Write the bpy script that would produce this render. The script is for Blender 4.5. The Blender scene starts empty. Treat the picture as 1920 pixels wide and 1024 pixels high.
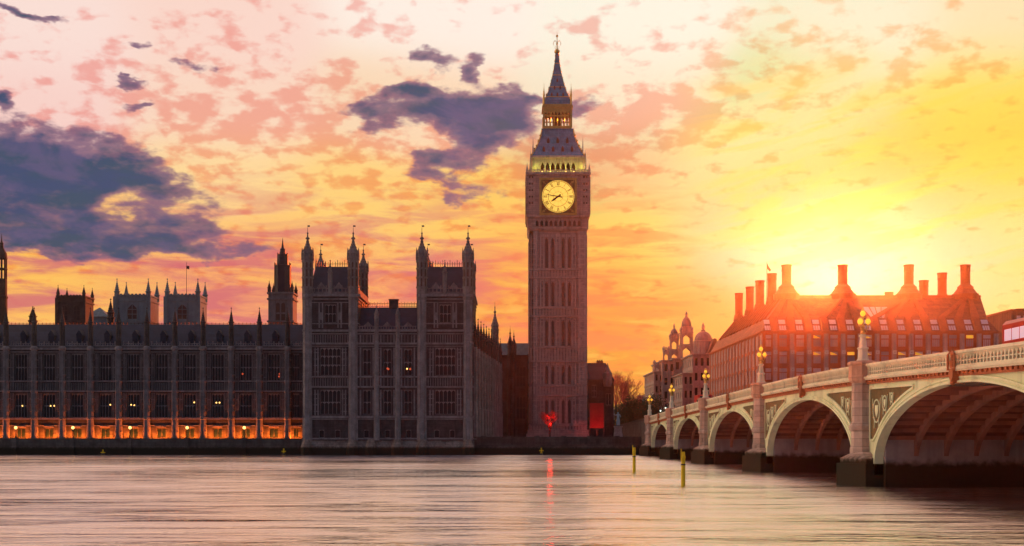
import bpy, math, random
from math import sin, cos, pi, radians, sqrt, atan, atan2, degrees, tan

SC = bpy.context.scene
COL = SC.collection

# ------------------------------------------------------------------ camera
F = 2420.0            # focal length in photo pixels (1920 wide)
EYE = 3.4             # eye height above the river
HORIZON = 820.0
cam_data = bpy.data.cameras.new('camera')
cam_data.sensor_fit = 'HORIZONTAL'
cam_data.sensor_width = 36.0
cam_data.lens = F / 1920 * 36.0
cam_data.shift_y = (HORIZON - 512) / 1920
cam_data.clip_start = 0.5
cam_data.clip_end = 5000
cam = bpy.data.objects.new('camera', cam_data)
COL.objects.link(cam)
cam.location = (0, 0, EYE)
cam.rotation_euler = (pi / 2, 0, 0)
SC.camera = cam

SC.view_settings.view_transform = 'Standard'
SC.view_settings.look = 'None'
SC.view_settings.exposure = 0.0
SC.view_settings.gamma = 1.0
SC.view_settings.use_curve_mapping = False
SC.cycles.use_denoising = True
SC.cycles.max_bounces = 6
SC.cycles.diffuse_bounces = 2
SC.cycles.glossy_bounces = 3
SC.cycles.volume_bounces = 0
SC.cycles.sample_clamp_indirect = 6.0
SC.cycles.sample_clamp_direct = 0.0

SUN_AZ, SUN_EL = 14.2, 7.1
SUN_STRENGTH = 5.0
SUN_COL = (1.0, 0.115, 0.02)
HAZE_DENSITY = 0.00009
HAZE_G = 0.95
HAZE_FAR, HAZE_TOP = 620.0, 102.0


def lin(c):
    """sRGB 0-255 -> linear"""
    out = []
    for v in c:
        v = v / 255.0
        out.append(v / 12.92 if v <= 0.04045 else ((v + 0.055) / 1.055) ** 2.4)
    return tuple(out)


# ------------------------------------------------------------------ sky
class Nodes:
    def __init__(self, tree):
        self.t = tree

    def put(self, sock, val):
        if hasattr(val, 'is_linked') or hasattr(val, 'links'):
            self.t.links.new(val, sock)
        else:
            if hasattr(sock.default_value, '__len__') and not hasattr(val, '__len__'):
                val = (val,) * len(sock.default_value)
            if hasattr(sock.default_value, '__len__') and len(sock.default_value) == 4 and len(val) == 3:
                val = tuple(val) + (1.0,)
            sock.default_value = val

    def m(self, op, a, b=None, c=None, clamp=False):
        n = self.t.nodes.new('ShaderNodeMath')
        n.operation = op
        n.use_clamp = clamp
        for i, v in enumerate((a, b, c)):
            if v is not None:
                self.put(n.inputs[i], v)
        return n.outputs[0]

    def v(self, op, a, b=None, scale=None):
        n = self.t.nodes.new('ShaderNodeVectorMath')
        n.operation = op
        self.put(n.inputs[0], a)
        if b is not None:
            self.put(n.inputs[1], b)
        if scale is not None:
            self.put(n.inputs['Scale'], scale)
        return n.outputs['Value'] if op in ('LENGTH', 'DISTANCE', 'DOT_PRODUCT') else n.outputs['Vector']

    def noise(self, vec, scale, detail=4, rough=0.55, dist=0.0, dim='3D', col=False):
        n = self.t.nodes.new('ShaderNodeTexNoise')
        n.noise_dimensions = dim
        self.put(n.inputs['Vector'], vec)
        self.put(n.inputs['Scale'], scale)
        n.inputs['Detail'].default_value = detail
        n.inputs['Roughness'].default_value = rough
        n.inputs['Distortion'].default_value = dist
        return n.outputs['Color'] if col else n.outputs['Fac']

    def smooth(self, x, lo, hi, a=0.0, b=1.0):
        n = self.t.nodes.new('ShaderNodeMapRange')
        n.interpolation_type = 'SMOOTHSTEP'
        self.put(n.inputs['Value'], x)
        n.inputs['From Min'].default_value = lo
        n.inputs['From Max'].default_value = hi
        n.inputs['To Min'].default_value = a
        n.inputs['To Max'].default_value = b
        return n.outputs['Result']

    def mix(self, fac, a, b, blend='MIX'):
        n = self.t.nodes.new('ShaderNodeMix')
        n.data_type = 'RGBA'
        n.blend_type = blend
        self.put(n.inputs[0], fac)
        self.put(n.inputs[6], a)
        self.put(n.inputs[7], b)
        return n.outputs[2]

    def comb(self, x, y, z):
        n = self.t.nodes.new('ShaderNodeCombineXYZ')
        for i, q in enumerate((x, y, z)):
            self.put(n.inputs[i], q)
        return n.outputs[0]

    def sep(self, vec):
        n = self.t.nodes.new('ShaderNodeSeparateXYZ')
        self.put(n.inputs[0], vec)
        return n.outputs[0], n.outputs[1], n.outputs[2]


def ae(px, py):
    """photo pixel -> (azimuth, elevation) of that direction in degrees"""
    a = atan((px - 960) / F)
    return degrees(a), degrees(atan((HORIZON - py) / F * cos(a)))


world = bpy.data.worlds.new('World')
SC.world = world
world.use_nodes = True
wt = world.node_tree
wt.nodes.clear()
N = Nodes(wt)
tc = wt.nodes.new('ShaderNodeTexCoord')
D = tc.outputs['Generated']
dx, dy, dz = N.sep(D)
az = N.m('MULTIPLY', N.m('ARCTAN2', dx, dy), 180 / pi)
el = N.m('MULTIPLY', N.m('ARCSINE', dz), 180 / pi)
ELS = 1.7                                     # colours change faster with height than along the horizon
P0 = N.comb(az, N.m('MULTIPLY', el, ELS), 0.0)

# colour of the clear sky at a few compass directions and heights
SKY = [
    (60, 60, (250, 222, 212)), (420, 60, (250, 214, 200)), (800, 30, (254, 238, 225)),
    (1200, 60, (255, 243, 224)), (1600, 40, (255, 238, 205)), (1900, 40, (254, 226, 178)),
    (60, 190, (248, 208, 198)), (420, 200, (250, 214, 190)), (760, 190, (250, 214, 178)),
    (1180, 180, (255, 228, 196)), (1500, 170, (255, 228, 158)), (1880, 180, (255, 222, 96)),
    (420, 340, (254, 216, 150)), (650, 380, (254, 208, 120)), (900, 420, (255, 200, 92)),
    (1170, 320, (250, 186, 130)), (1350, 300, (255, 236, 160)), (1620, 310, (255, 222, 84)), (1880, 340, (255, 218, 90)), (1890, 250, (255, 200, 40)), (1480, 360, (255, 226, 96)),
    (60, 520, (255, 190, 78)), (300, 520, (240, 138, 96)), (520, 480, (250, 170, 88)), (720, 520, (240, 128, 98)),
    (950, 520, (250, 160, 66)), (1180, 440, (255, 214, 88)), (1380, 430, (255, 240, 160)), (1580, 490, (262, 260, 236)),
    (1880, 430, (255, 238, 140)), (1470, 450, (255, 246, 196)), (1690, 480, (255, 248, 200)), (1570, 400, (255, 244, 176)), (1780, 520, (255, 244, 184)), (1500, 250, (255, 236, 160)), (1720, 410, (255, 238, 140)), (1180, 560, (250, 142, 52)), (960, 600, (250, 150, 60)), (1180, 660, (250, 150, 40)),
    (60, 600, (252, 182, 100)), (420, 600, (240, 150, 110)),
    (60, 760, (240, 160, 90)), (420, 760, (230, 140, 100)), (780, 700, (240, 140, 90)), (1180, 760, (236, 130, 40)),
    (1380, 600, (255, 200, 90)), (1500, 700, (250, 170, 70)), (1750, 640, (255, 205, 90)), (1900, 560, (255, 230, 120)),
    (1980, 700, (250, 190, 80)), (740, 440, (255, 205, 104)), (300, 440, (255, 200, 110)), (1060, 500, (255, 176, 70)),
    (-250, 300, (240, 190, 160)), (-250, 600, (244, 180, 110)), (2200, 300, (255, 210, 90)), (2200, 600, (250, 200, 90)),
]


def air(px, py):
    """light the sunlit haze adds in that direction (single scattering), so that the sky colours can be set net of it"""
    a, e = ae(px, py)
    a, e = radians(a), radians(max(e, 0.3))
    s0, s1 = radians(SUN_AZ), radians(SUN_EL)
    c = cos(e) * cos(s1) * cos(a - s0) + sin(e) * sin(s1)
    g = HAZE_G
    ph = (1 - g * g) / (4 * pi * (1 + g * g - 2 * g * c) ** 1.5)
    path = min((HAZE_TOP - EYE) / sin(e), HAZE_FAR / cos(a))
    return [SUN_STRENGTH * k * al * ph * HAZE_DENSITY * path for k, al in zip(SUN_COL, (0.95, 0.9, 0.88))]


num = None
den = None
SIG = 2.9
for (px, py, c) in SKY:
    a, e = ae(px, py)
    d = N.v('DISTANCE', P0, (a, e * ELS, 0))
    w = N.m('EXPONENT', N.m('MULTIPLY', N.m('MULTIPLY', d, d), -1.0 / (SIG * SIG)))
    lc = [max(v - 1.0 * h, v * 0.4) for v, h in zip(lin(c), air(px, py))]
    cw = N.v('SCALE', lc, scale=w)
    num = cw if num is None else N.v('ADD', num, cw)
    den = w if den is None else N.m('ADD', den, w)
# far from every listed direction: warm pink towards the south, dull violet dusk in the east behind
rear = N.m('MAXIMUM', N.smooth(az, 70, 125), N.smooth(N.m('MULTIPLY', az, -1.0), 92, 126))
south = N.smooth(N.m('MULTIPLY', az, -1.0), 25, 60)
high = N.smooth(el, 45, 85)
far_c = N.mix(N.smooth(el, 18, 50), lin((252, 212, 164)), lin((238, 192, 172)))
far_c = N.v('SCALE', far_c, scale=N.m('ADD', 1.0, N.m('MULTIPLY', south, 0.95)))  # unseen southern sky brightened beyond dusk to light the bridge face
far_c = N.mix(rear, far_c, N.mix(N.smooth(el, 5, 40), lin((42, 78, 102)), lin((50, 94, 130))))
far_c = N.mix(high, far_c, lin((140, 150, 186)))
EPS = 0.00002
num = N.v('ADD', num, N.v('SCALE', far_c, scale=EPS))
den = N.m('ADD', den, EPS)
base = N.v('DIVIDE', num, N.comb(den, den, den))

# cloud deck: direction projected on a level, so the puffs flatten towards the horizon
hz = N.m('ADD', N.m('MAXIMUM', dz, 0.0), 0.30)
Q = N.comb(N.m('DIVIDE', dx, hz), N.m('DIVIDE', dy, hz), 0.0)
# ragged shapes: the cloud bank centres are looked up through a turbulent offset
wob = N.v('SUBTRACT', N.noise(Q, 6.5, 5, 0.58, col=True, dim='2D'), (0.5, 0.5, 0.5))
wob = N.v('MULTIPLY', wob, (5.0, 2.4, 0.0))
PB = N.v('ADD', N.comb(az, el, 0.0), wob)
puff = N.noise(Q, 17.0, 5, 0.52, 0.15, dim='2D')
puffs = N.noise(Q, 25.0, 4, 0.52, 0.1, dim='2D')
fine = N.noise(Q, 42.0, 4, 0.55, 0.1, dim='2D')


def blobs(lst):
    tot = None
    for (px, py, rx, ry, amp) in lst:
        a, e = ae(px, py)
        ra, re = degrees(atan(rx / F)), degrees(atan(ry / F))
        q = N.v('MULTIPLY', N.v('SUBTRACT', PB, (a, e, 0)), (1 / ra, 1 / re, 0))
        l = N.v('DOT_PRODUCT', q, q)
        g = N.m('MULTIPLY', N.m('EXPONENT', N.m('MULTIPLY', l, -1.0)), amp)
        tot = g if tot is None else N.m('ADD', tot, g)
    return tot


DARK = [
    (40, 290, 130, 50, 1.0), (20, 360, 130, 60, 0.85), (150, 320, 120, 48, 0.9), (250, 330, 90, 34, 0.55),
    (110, 420, 190, 40, 0.62), (330, 370, 90, 40, 0.40), (300, 430, 150, 26, 0.42), (300, 462, 240, 22, 0.46), (120, 450, 160, 20, 0.5), (880, 270, 60, 22, 0.6), (760, 190, 50, 20, 0.5),
    (860, 195, 100, 38, 1.05), (940, 215, 62, 44, 1.0), (780, 156, 60, 17, 0.85), (700, 214, 44, 20, 0.62),
    (815, 105, 44, 16, 0.7), (860, 240, 70, 26, 0.8), (1000, 186, 34, 12, 0.7), (900, 120, 26, 20, 0.45),
    (850, 300, 70, 20, 0.55), (830, 335, 70, 18, 0.62), (900, 370, 60, 20, 0.45), (0, 190, 24, 18, 0.9),
    (55, 26, 50, 9, 0.75), (250, 74, 45, 8, 0.55), (385, 128, 40, 12, 0.5), (225, 160, 40, 10, 0.45),
    (980, 250, 60, 40, 0.35), (235, 198, 40, 8, 0.45), (1110, 205, 46, 22, 0.42),
]
PINK = [
    (300, 180, 330, 130, 0.55), (650, 270, 300, 130, 0.75), (900, 330, 220, 90, 0.7), (1290, 205, 125, 36, 1.5),
    (1180, 160, 46, 34, 0.8), (1130, 270, 140, 75, 1.15), (1120, 50, 80, 14, 0.7), (1430, 60, 200, 50, 0.62),
    (1500, 130, 240, 70, 0.66), (1780, 130, 160, 60, 0.5), (420, 70, 120, 30, 0.55), (700, 40, 90, 18, 0.4), (300, 250, 200, 60, 0.5),
    (420, 450, 330, 26, 0.95), (300, 500, 260, 16, 0.7), (600, 470, 160, 14, 0.6), (720, 530, 220, 34, 0.65),
    (1200, 545, 150, 14, 0.8), (1200, 610, 160, 18, 0.45), (1190, 680, 120, 12, 0.5), (950, 580, 120, 26, 0.5),
    (300, 570, 300, 18, 0.4), (1400, 260, 160, 26, 0.4), (1700, 320, 260, 40, 0.3), (100, 120, 160, 40, 0.35),
    (560, 200, 160, 60, 0.4),
]
bd = blobs([(x, y, rx * 0.86, ry * 0.86, a) for (x, y, rx, ry, a) in DARK])
bp = blobs(PINK)
pn = N.m('SUBTRACT', puff, 0.5)
fn = N.m('SUBTRACT', fine, 0.5)
pp = N.m('SUBTRACT', puffs, 0.5)
dens = N.m('ADD', bd, N.m('ADD', N.m('MULTIPLY', pn, 1.45), N.m('MULTIPLY', fn, 0.42)))
gate = N.smooth(bd, 0.03, 0.22)
dens = N.m('MULTIPLY', dens, gate)
pdens = N.m('ADD', N.m('MULTIPLY', bp, 0.50), N.m('ADD', N.m('ADD', N.m('MULTIPLY', pn, 1.0), N.m('MULTIPLY', pp, 2.6)), N.m('MULTIPLY', fn, 0.5)))
a1 = N.m('MULTIPLY', N.smooth(pdens, 0.18, 0.85), 0.80)
right = N.smooth(az, 5, 13)
tint = N.mix(right, (0.90, 0.46, 0.44), (0.98, 0.62, 0.42))
sky = N.mix(a1, base, N.v('MULTIPLY', base, tint))
# broad golden veils drifting to the upper right
vl = N.noise(N.v('MULTIPLY', N.comb(N.m('ADD', az, N.m('MULTIPLY', el, 0.9)), N.m('SUBTRACT', el, N.m('MULTIPLY', az, 0.22)), 0), (0.07, 0.42, 1)), 1.6, 5, 0.55, 0.3, dim='2D')
vm = N.m('MULTIPLY', N.m('MULTIPLY', N.smooth(az, 6, 11), N.smooth(el, 5.5, 8.5)), N.smooth(el, 17, 13))
sky = N.mix(N.m('MULTIPLY', N.m('MULTIPLY', N.smooth(vl, 0.44, 0.62), vm), 0.50), sky, lin((255, 210, 64)))
# long thin layers low over the horizon
lay = N.noise(N.v('MULTIPLY', N.comb(az, el, 0), (0.16, 1.0, 1)), 1.3, 6, 0.58, 0.4, dim='2D')
lowz = N.m('MULTIPLY', N.smooth(el, 13, 7), N.smooth(az, 9.5, 5.5))
a4 = N.m('MULTIPLY', N.m('MULTIPLY', N.smooth(lay, 0.41, 0.66), lowz), 0.84)
sky = N.mix(a4, sky, N.mix(N.smooth(az, -4, 3), lin((206, 96, 112)), lin((240, 112, 62))))
a5 = N.m('MULTIPLY', N.m('MULTIPLY', N.smooth(lay, 0.46, 0.32), lowz), 0.35)
sky = N.mix(a5, sky, lin((255, 206, 96)))
a2 = N.smooth(dens, 0.04, 0.46)
purple = N.mix(right, lin((132, 88, 118)), lin((205, 108, 108)))
sky = N.mix(N.m('MULTIPLY', a2, 0.88), sky, purple)
a3 = N.smooth(dens, 0.22, 0.98)
streak = N.noise(N.v('MULTIPLY', N.comb(az, el, 0), (0.25, 1.1, 1)), 1.0, 5, 0.6, dim='2D')
depth_ = N.noise(Q, 9.5, 5, 0.6, 0.3, dim='2D')
navy = N.mix(N.smooth(streak, 0.38, 0.62), lin((0, 66, 96)), lin((14, 62, 106)))
navy = N.mix(N.m('MULTIPLY', N.smooth(depth_, 0.46, 0.66), 0.75), navy, lin((84, 78, 120)))
sky = N.mix(N.m('MULTIPLY', a3, 0.94), sky, navy)
# below the horizon: dull
sky = N.mix(N.smooth(el, -4, -0.5), lin((92, 74, 72)), sky)
nish = wt.nodes.new('ShaderNodeTexSky')
nish.sky_type = 'NISHITA'
nish.sun_disc = False
nish.sun_elevation = radians(SUN_EL)
nish.sun_rotation = radians(SUN_AZ)
b1 = wt.nodes.new('ShaderNodeBackground')
b1.inputs['Strength'].default_value = 1.0
N.put(b1.inputs['Color'], sky)
b2 = wt.nodes.new('ShaderNodeBackground')
b2.inputs['Strength'].default_value = 0.004
N.put(b2.inputs['Color'], nish.outputs[0])
addn = wt.nodes.new('ShaderNodeAddShader')
wt.links.new(b1.outputs[0], addn.inputs[0])
wt.links.new(b2.outputs[0], addn.inputs[1])
wo = wt.nodes.new('ShaderNodeOutputWorld')
wt.links.new(addn.outputs[0], wo.inputs['Surface'])
world.cycles.sampling_method = 'MANUAL'
world.cycles.sample_map_resolution = 512

# ------------------------------------------------------------------ sun
sun_d = bpy.data.lights.new('sun', 'SUN')
sun_d.energy = SUN_STRENGTH
sun_d.angle = radians(1.0)
sun_d.color = SUN_COL
sun = bpy.data.objects.new('sun', sun_d)
COL.objects.link(sun)
from mathutils import Vector, Matrix
sv = Vector((sin(radians(SUN_AZ)) * cos(radians(SUN_EL)), cos(radians(SUN_AZ)) * cos(radians(SUN_EL)), sin(radians(SUN_EL))))
sun.rotation_euler = sv.to_track_quat('Z', 'Y').to_euler()
sun.location = (100, 400, 90)


# ------------------------------------------------------------------ materials
def new_mat(name):
    m = bpy.data.materials.new(name)
    m.use_nodes = True
    t = m.node_tree
    t.nodes.clear()
    out = t.nodes.new('ShaderNodeOutputMaterial')
    bs = t.nodes.new('ShaderNodeBsdfPrincipled')
    t.links.new(bs.outputs[0], out.inputs['Surface'])
    return m, Nodes(t), bs


def rough_mat(name, c1, c2, scale=1.0, rough=0.85, bump=0.3, streak=True, metal=0.0, spec=0.3, block=None, tide=None, bdist=0.05):
    """weathered solid material: two tones mixed by noise, vertical rain streaks, optional block courses and tide mark"""
    m, n, bs = new_mat(name)
    geo = n.t.nodes.new('ShaderNodeNewGeometry')
    P = geo.outputs['Position']
    f = n.noise(P, 0.55 * scale, 6, 0.65)
    f2 = n.noise(P, 4.0 * scale, 4, 0.6)
    mixf = n.m('ADD', n.m('MULTIPLY', f, 0.65), n.m('MULTIPLY', f2, 0.35))
    mixf = n.smooth(mixf, 0.36, 0.64)
    col = n.mix(mixf, c1, c2)
    if streak:
        s = n.noise(n.v('MULTIPLY', P, (1.6 * scale, 1.6 * scale, 0.10 * scale)), 1.0, 4, 0.6)
        s = n.smooth(s, 0.45, 0.72)
        col = n.mix(n.m('MULTIPLY', s, 0.55), col, [v * 0.45 for v in c1])
    h = n.m('ADD', f2, 0.0)
    if block:
        x, y, z = n.sep(P)
        br = n.t.nodes.new('ShaderNodeTexBrick')
        br.inputs['Scale'].default_value = 1.0
        br.inputs['Mortar Size'].default_value = 0.02
        br.inputs['Brick Width'].default_value = block[0]
        br.inputs['Row Height'].default_value = block[1]
        br.inputs['Color1'].default_value = (1, 1, 1, 1)
        br.inputs['Color2'].default_value = (0.72, 0.72, 0.72, 1)
        br.inputs['Mortar'].default_value = (0.5, 0.5, 0.5, 1)
        n.put(br.inputs['Vector'], n.comb(n.m('ADD', x, y), z, 0.0))
        col = n.mix(1.0, col, br.outputs['Color'], 'MULTIPLY')
    if tide:
        x, y, z = n.sep(P)
        zz = n.m('ADD', z, n.m('MULTIPLY', n.m('SUBTRACT', f2, 0.5), 0.7))
        col = n.mix(n.smooth(zz, tide - 0.25, tide + 0.35), lin((34, 36, 26)), col)
    n.put(bs.inputs['Base Color'], col)
    bs.inputs['Roughness'].default_value = rough
    bs.inputs['Metallic'].default_value = metal
    bs.inputs['Specular IOR Level'].default_value = spec
    if bump:
        b = n.t.nodes.new('ShaderNodeBump')
        b.inputs['Strength'].default_value = bump
        b.inputs['Distance'].default_value = bdist
        n.put(b.inputs['Height'], h)
        n.t.links.new(b.outputs[0], bs.inputs['Normal'])
    return m


def glass_mat(name, c=(0.006, 0.018, 0.024), rough=0.22, var=0.5):
    m, n, bs = new_mat(name)
    geo = n.t.nodes.new('ShaderNodeNewGeometry')
    P = geo.outputs['Position']
    f = n.noise(P, 0.9, 3, 0.6)
    n.put(bs.inputs['Base Color'], n.mix(f, [v * (1 - var) for v in c], [v * (1 + var) for v in c]))
    bs.inputs['Roughness'].default_value = rough
    bs.inputs['Specular IOR Level'].default_value = 0.25
    b = n.t.nodes.new('ShaderNodeBump')
    b.inputs['Strength'].default_value = 0.25
    b.inputs['Distance'].default_value = 0.05
    n.put(b.inputs['Height'], n.noise(P, 1.6, 2, 0.5))
    n.t.links.new(b.outputs[0], bs.inputs['Normal'])
    return m


def glow_mat(name, c, strength):
    m, n, bs = new_mat(name)
    bs.inputs['Base Color'].default_value = tuple(c) + (1,)
    bs.inputs['Emission Color'].default_value = tuple(c) + (1,)
    bs.inputs['Emission Strength'].default_value = strength
    bs.inputs['Roughness'].default_value = 0.4
    return m


M = {}
M['stone'] = rough_mat('palace_limestone', (0.035, 0.036, 0.04), (0.09, 0.088, 0.092), 1.0, block=(1.1, 0.45))  # wall darkened so the trim stands out: relief shade put into the colour
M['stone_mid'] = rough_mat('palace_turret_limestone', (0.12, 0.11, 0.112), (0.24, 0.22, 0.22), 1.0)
M['stone_pale'] = rough_mat('palace_limestone_lit', (0.165, 0.16, 0.168), (0.28, 0.27, 0.275), 1.2)  # lighter copy for projecting stonework, relief light put into the colour
M['tower'] = rough_mat('clock_tower_limestone', (0.56, 0.38, 0.32), (0.72, 0.53, 0.46), 0.8, block=(1.2, 0.5))  # raised well above bare stone to stand in for floodlighting
M['tower_pale'] = rough_mat('clock_tower_carving', (0.60, 0.44, 0.38), (0.76, 0.58, 0.51), 1.2)  # carving raised likewise, floodlit brightness put into the colour
M['slot'] = rough_mat('tower_recess_dark', (0.07, 0.045, 0.04), (0.10, 0.07, 0.055), 1.0)  # dark tone, stands in for shade in niches and openings
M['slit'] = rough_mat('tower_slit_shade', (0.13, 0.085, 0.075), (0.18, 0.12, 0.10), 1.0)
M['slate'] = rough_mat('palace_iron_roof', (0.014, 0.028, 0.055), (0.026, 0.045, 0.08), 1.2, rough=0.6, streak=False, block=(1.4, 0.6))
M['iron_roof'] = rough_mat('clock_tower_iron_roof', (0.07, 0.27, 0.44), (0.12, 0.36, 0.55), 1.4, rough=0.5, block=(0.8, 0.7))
M['gilt'] = rough_mat('gilding', (0.55, 0.34, 0.10), (0.75, 0.5, 0.16), 2, rough=0.4, metal=0.7, streak=False)
M['dark_metal'] = rough_mat('dark_iron', (0.02, 0.02, 0.022), (0.045, 0.045, 0.045), 2, rough=0.5, streak=False)
M['glass'] = glass_mat('dark_window_glass')
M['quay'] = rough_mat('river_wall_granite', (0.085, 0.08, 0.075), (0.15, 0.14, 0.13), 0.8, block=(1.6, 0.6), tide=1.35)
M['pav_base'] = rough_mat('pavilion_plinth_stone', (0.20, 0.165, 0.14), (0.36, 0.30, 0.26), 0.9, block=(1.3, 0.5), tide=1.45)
M['earth'] = rough_mat('ground_paving', (0.06, 0.055, 0.05), (0.10, 0.09, 0.08), 0.4, streak=False)
M['asphalt'] = rough_mat('road_asphalt', (0.04, 0.04, 0.042), (0.065, 0.064, 0.064), 1.5, streak=False)
M['bridge_paint'] = rough_mat('bridge_green_cream_paint', (0.76, 0.84, 0.52), (0.84, 0.91, 0.62), 0.5, rough=0.55, bump=0.1)
M['bridge_rail'] = rough_mat('bridge_cream_paint', (0.78, 0.74, 0.52), (0.86, 0.82, 0.62), 0.5, rough=0.5, bump=0.1)
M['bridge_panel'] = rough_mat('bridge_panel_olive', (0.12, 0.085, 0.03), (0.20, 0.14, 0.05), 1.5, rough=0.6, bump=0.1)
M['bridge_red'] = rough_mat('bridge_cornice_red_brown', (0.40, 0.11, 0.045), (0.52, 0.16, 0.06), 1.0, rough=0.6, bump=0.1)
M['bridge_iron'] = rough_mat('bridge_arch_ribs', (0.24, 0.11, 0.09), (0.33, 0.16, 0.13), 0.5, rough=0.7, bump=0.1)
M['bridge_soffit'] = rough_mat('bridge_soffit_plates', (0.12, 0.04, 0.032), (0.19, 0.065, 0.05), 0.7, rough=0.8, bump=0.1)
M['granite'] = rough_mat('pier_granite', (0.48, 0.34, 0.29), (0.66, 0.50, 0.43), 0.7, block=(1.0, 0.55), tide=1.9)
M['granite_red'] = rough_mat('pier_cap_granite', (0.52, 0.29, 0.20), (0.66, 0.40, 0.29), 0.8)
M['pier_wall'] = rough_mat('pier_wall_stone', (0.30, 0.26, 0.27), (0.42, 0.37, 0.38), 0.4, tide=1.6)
M['bronze'] = rough_mat('office_bronze', (0.38, 0.10, 0.035), (0.52, 0.15, 0.05), 1.0, rough=0.6, streak=False)  # orange glow of the sunlit haze partly put into the bronze colour
M['bronze_roof'] = rough_mat('office_roof_bronze', (0.36, 0.10, 0.035), (0.48, 0.15, 0.05), 1.0, rough=0.55, block=(3.0, 0.5))  # roof bronze carries the same haze glow in its colour
M['office_stone'] = rough_mat('office_sandstone', (0.46, 0.32, 0.30), (0.60, 0.44, 0.41), 1.0)
M['office_glass'] = glass_mat('office_glass_painted_sheen', (0.72, 0.62, 0.66), 0.2, 0.2)  # pale pink sky reflection painted into the base colour
M['office_glass_dim'] = glass_mat('office_glass_weak_sheen', (0.42, 0.36, 0.42), 0.2, 0.25)  # weaker version of the painted sky reflection
M['white_metal'] = rough_mat('white_bracket', (0.62, 0.58, 0.58), (0.75, 0.72, 0.70), 1.0, streak=False)
M['portland'] = rough_mat('portland_stone', (0.36, 0.29, 0.27), (0.55, 0.46, 0.43), 0.6)
M['brick'] = rough_mat('red_brick', (0.22, 0.10, 0.07), (0.33, 0.15, 0.10), 0.7)
M['lead'] = rough_mat('lead_dome', (0.17, 0.15, 0.17), (0.28, 0.25, 0.27), 0.8, rough=0.6)
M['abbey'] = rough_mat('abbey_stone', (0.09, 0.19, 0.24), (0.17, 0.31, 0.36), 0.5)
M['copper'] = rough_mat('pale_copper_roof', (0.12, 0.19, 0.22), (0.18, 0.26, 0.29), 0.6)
M['yellow'] = rough_mat('yellow_post_paint', (0.90, 0.62, 0.015), (0.97, 0.74, 0.03), 3, rough=0.6, bump=0.15)
M['bark'] = rough_mat('bark', (0.045, 0.03, 0.025), (0.09, 0.06, 0.05), 2, streak=False)
M['red_twig'] = rough_mat('reddish_twigs', (0.46, 0.09, 0.09), (0.58, 0.14, 0.13), 2, streak=False)  # pinkish light on the trees put into the twig colour
M['leaf'] = rough_mat('dark_leaves', (0.025, 0.035, 0.018), (0.06, 0.065, 0.03), 1.5, streak=False, bump=0)
M['statue'] = rough_mat('bronze_patina', (0.20, 0.36, 0.42), (0.28, 0.46, 0.52), 2)
M['bus_red'] = rough_mat('bus_red_paint', (0.50, 0.02, 0.015), (0.58, 0.03, 0.02), 0.5, rough=0.3, streak=False, bump=0)
M['rubber'] = rough_mat('tyre_rubber', (0.02, 0.02, 0.02), (0.03, 0.03, 0.03), 3, streak=False)
M['car_dark'] = rough_mat('dark_car_paint', (0.02, 0.022, 0.028), (0.03, 0.032, 0.04), 0.5, rough=0.3, streak=False, bump=0)
M['red_panel'] = rough_mat('red_panel_paint', (0.20, 0.015, 0.02), (0.30, 0.03, 0.03), 0.8, streak=False)
M['dial'] = glow_mat('lit_opal_dial', (1.0, 0.62, 0.10), 1.0)
M['dormer'] = rough_mat('dormer_iron', (0.13, 0.07, 0.05), (0.2, 0.1, 0.07), 2, streak=False)
M['spandrel_gold'] = rough_mat('clock_spandrel_gilding', (0.22, 0.13, 0.05), (0.36, 0.22, 0.09), 3, streak=False)
M['dial_dark'] = rough_mat('dial_ironwork', (0.02, 0.018, 0.015), (0.03, 0.026, 0.02), 2, streak=False)
M['globe'] = glow_mat('lit_lamp_globe', (1.0, 0.58, 0.05), 0.85)
M['bulb'] = glow_mat('warm_lamp', (1.0, 0.55, 0.15), 3.0)
M['bulb_white'] = glow_mat('headlight', (1.0, 0.92, 0.75), 3.0)
M['bulb_red'] = glow_mat('red_signal', (1.0, 0.02, 0.015), 2.0)
M['bulb_dim_red'] = glow_mat('dim_red_lamp', (1.0, 0.14, 0.05), 0.5)
M['lit_window'] = glow_mat('lit_office_window', (1.0, 0.55, 0.05), 0.6)
M['bus_window'] = glow_mat('lit_bus_window', (0.80, 0.62, 0.80), 0.35)


# ------------------------------------------------------------------ mesh builder
def wloc(o):
    """world location of a thing or part (things and parts with children of their own are never scaled)"""
    v = Vector((0, 0, 0))
    while o is not None:
        v = v + Vector(o.location)
        o = o.parent
    return v


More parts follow.
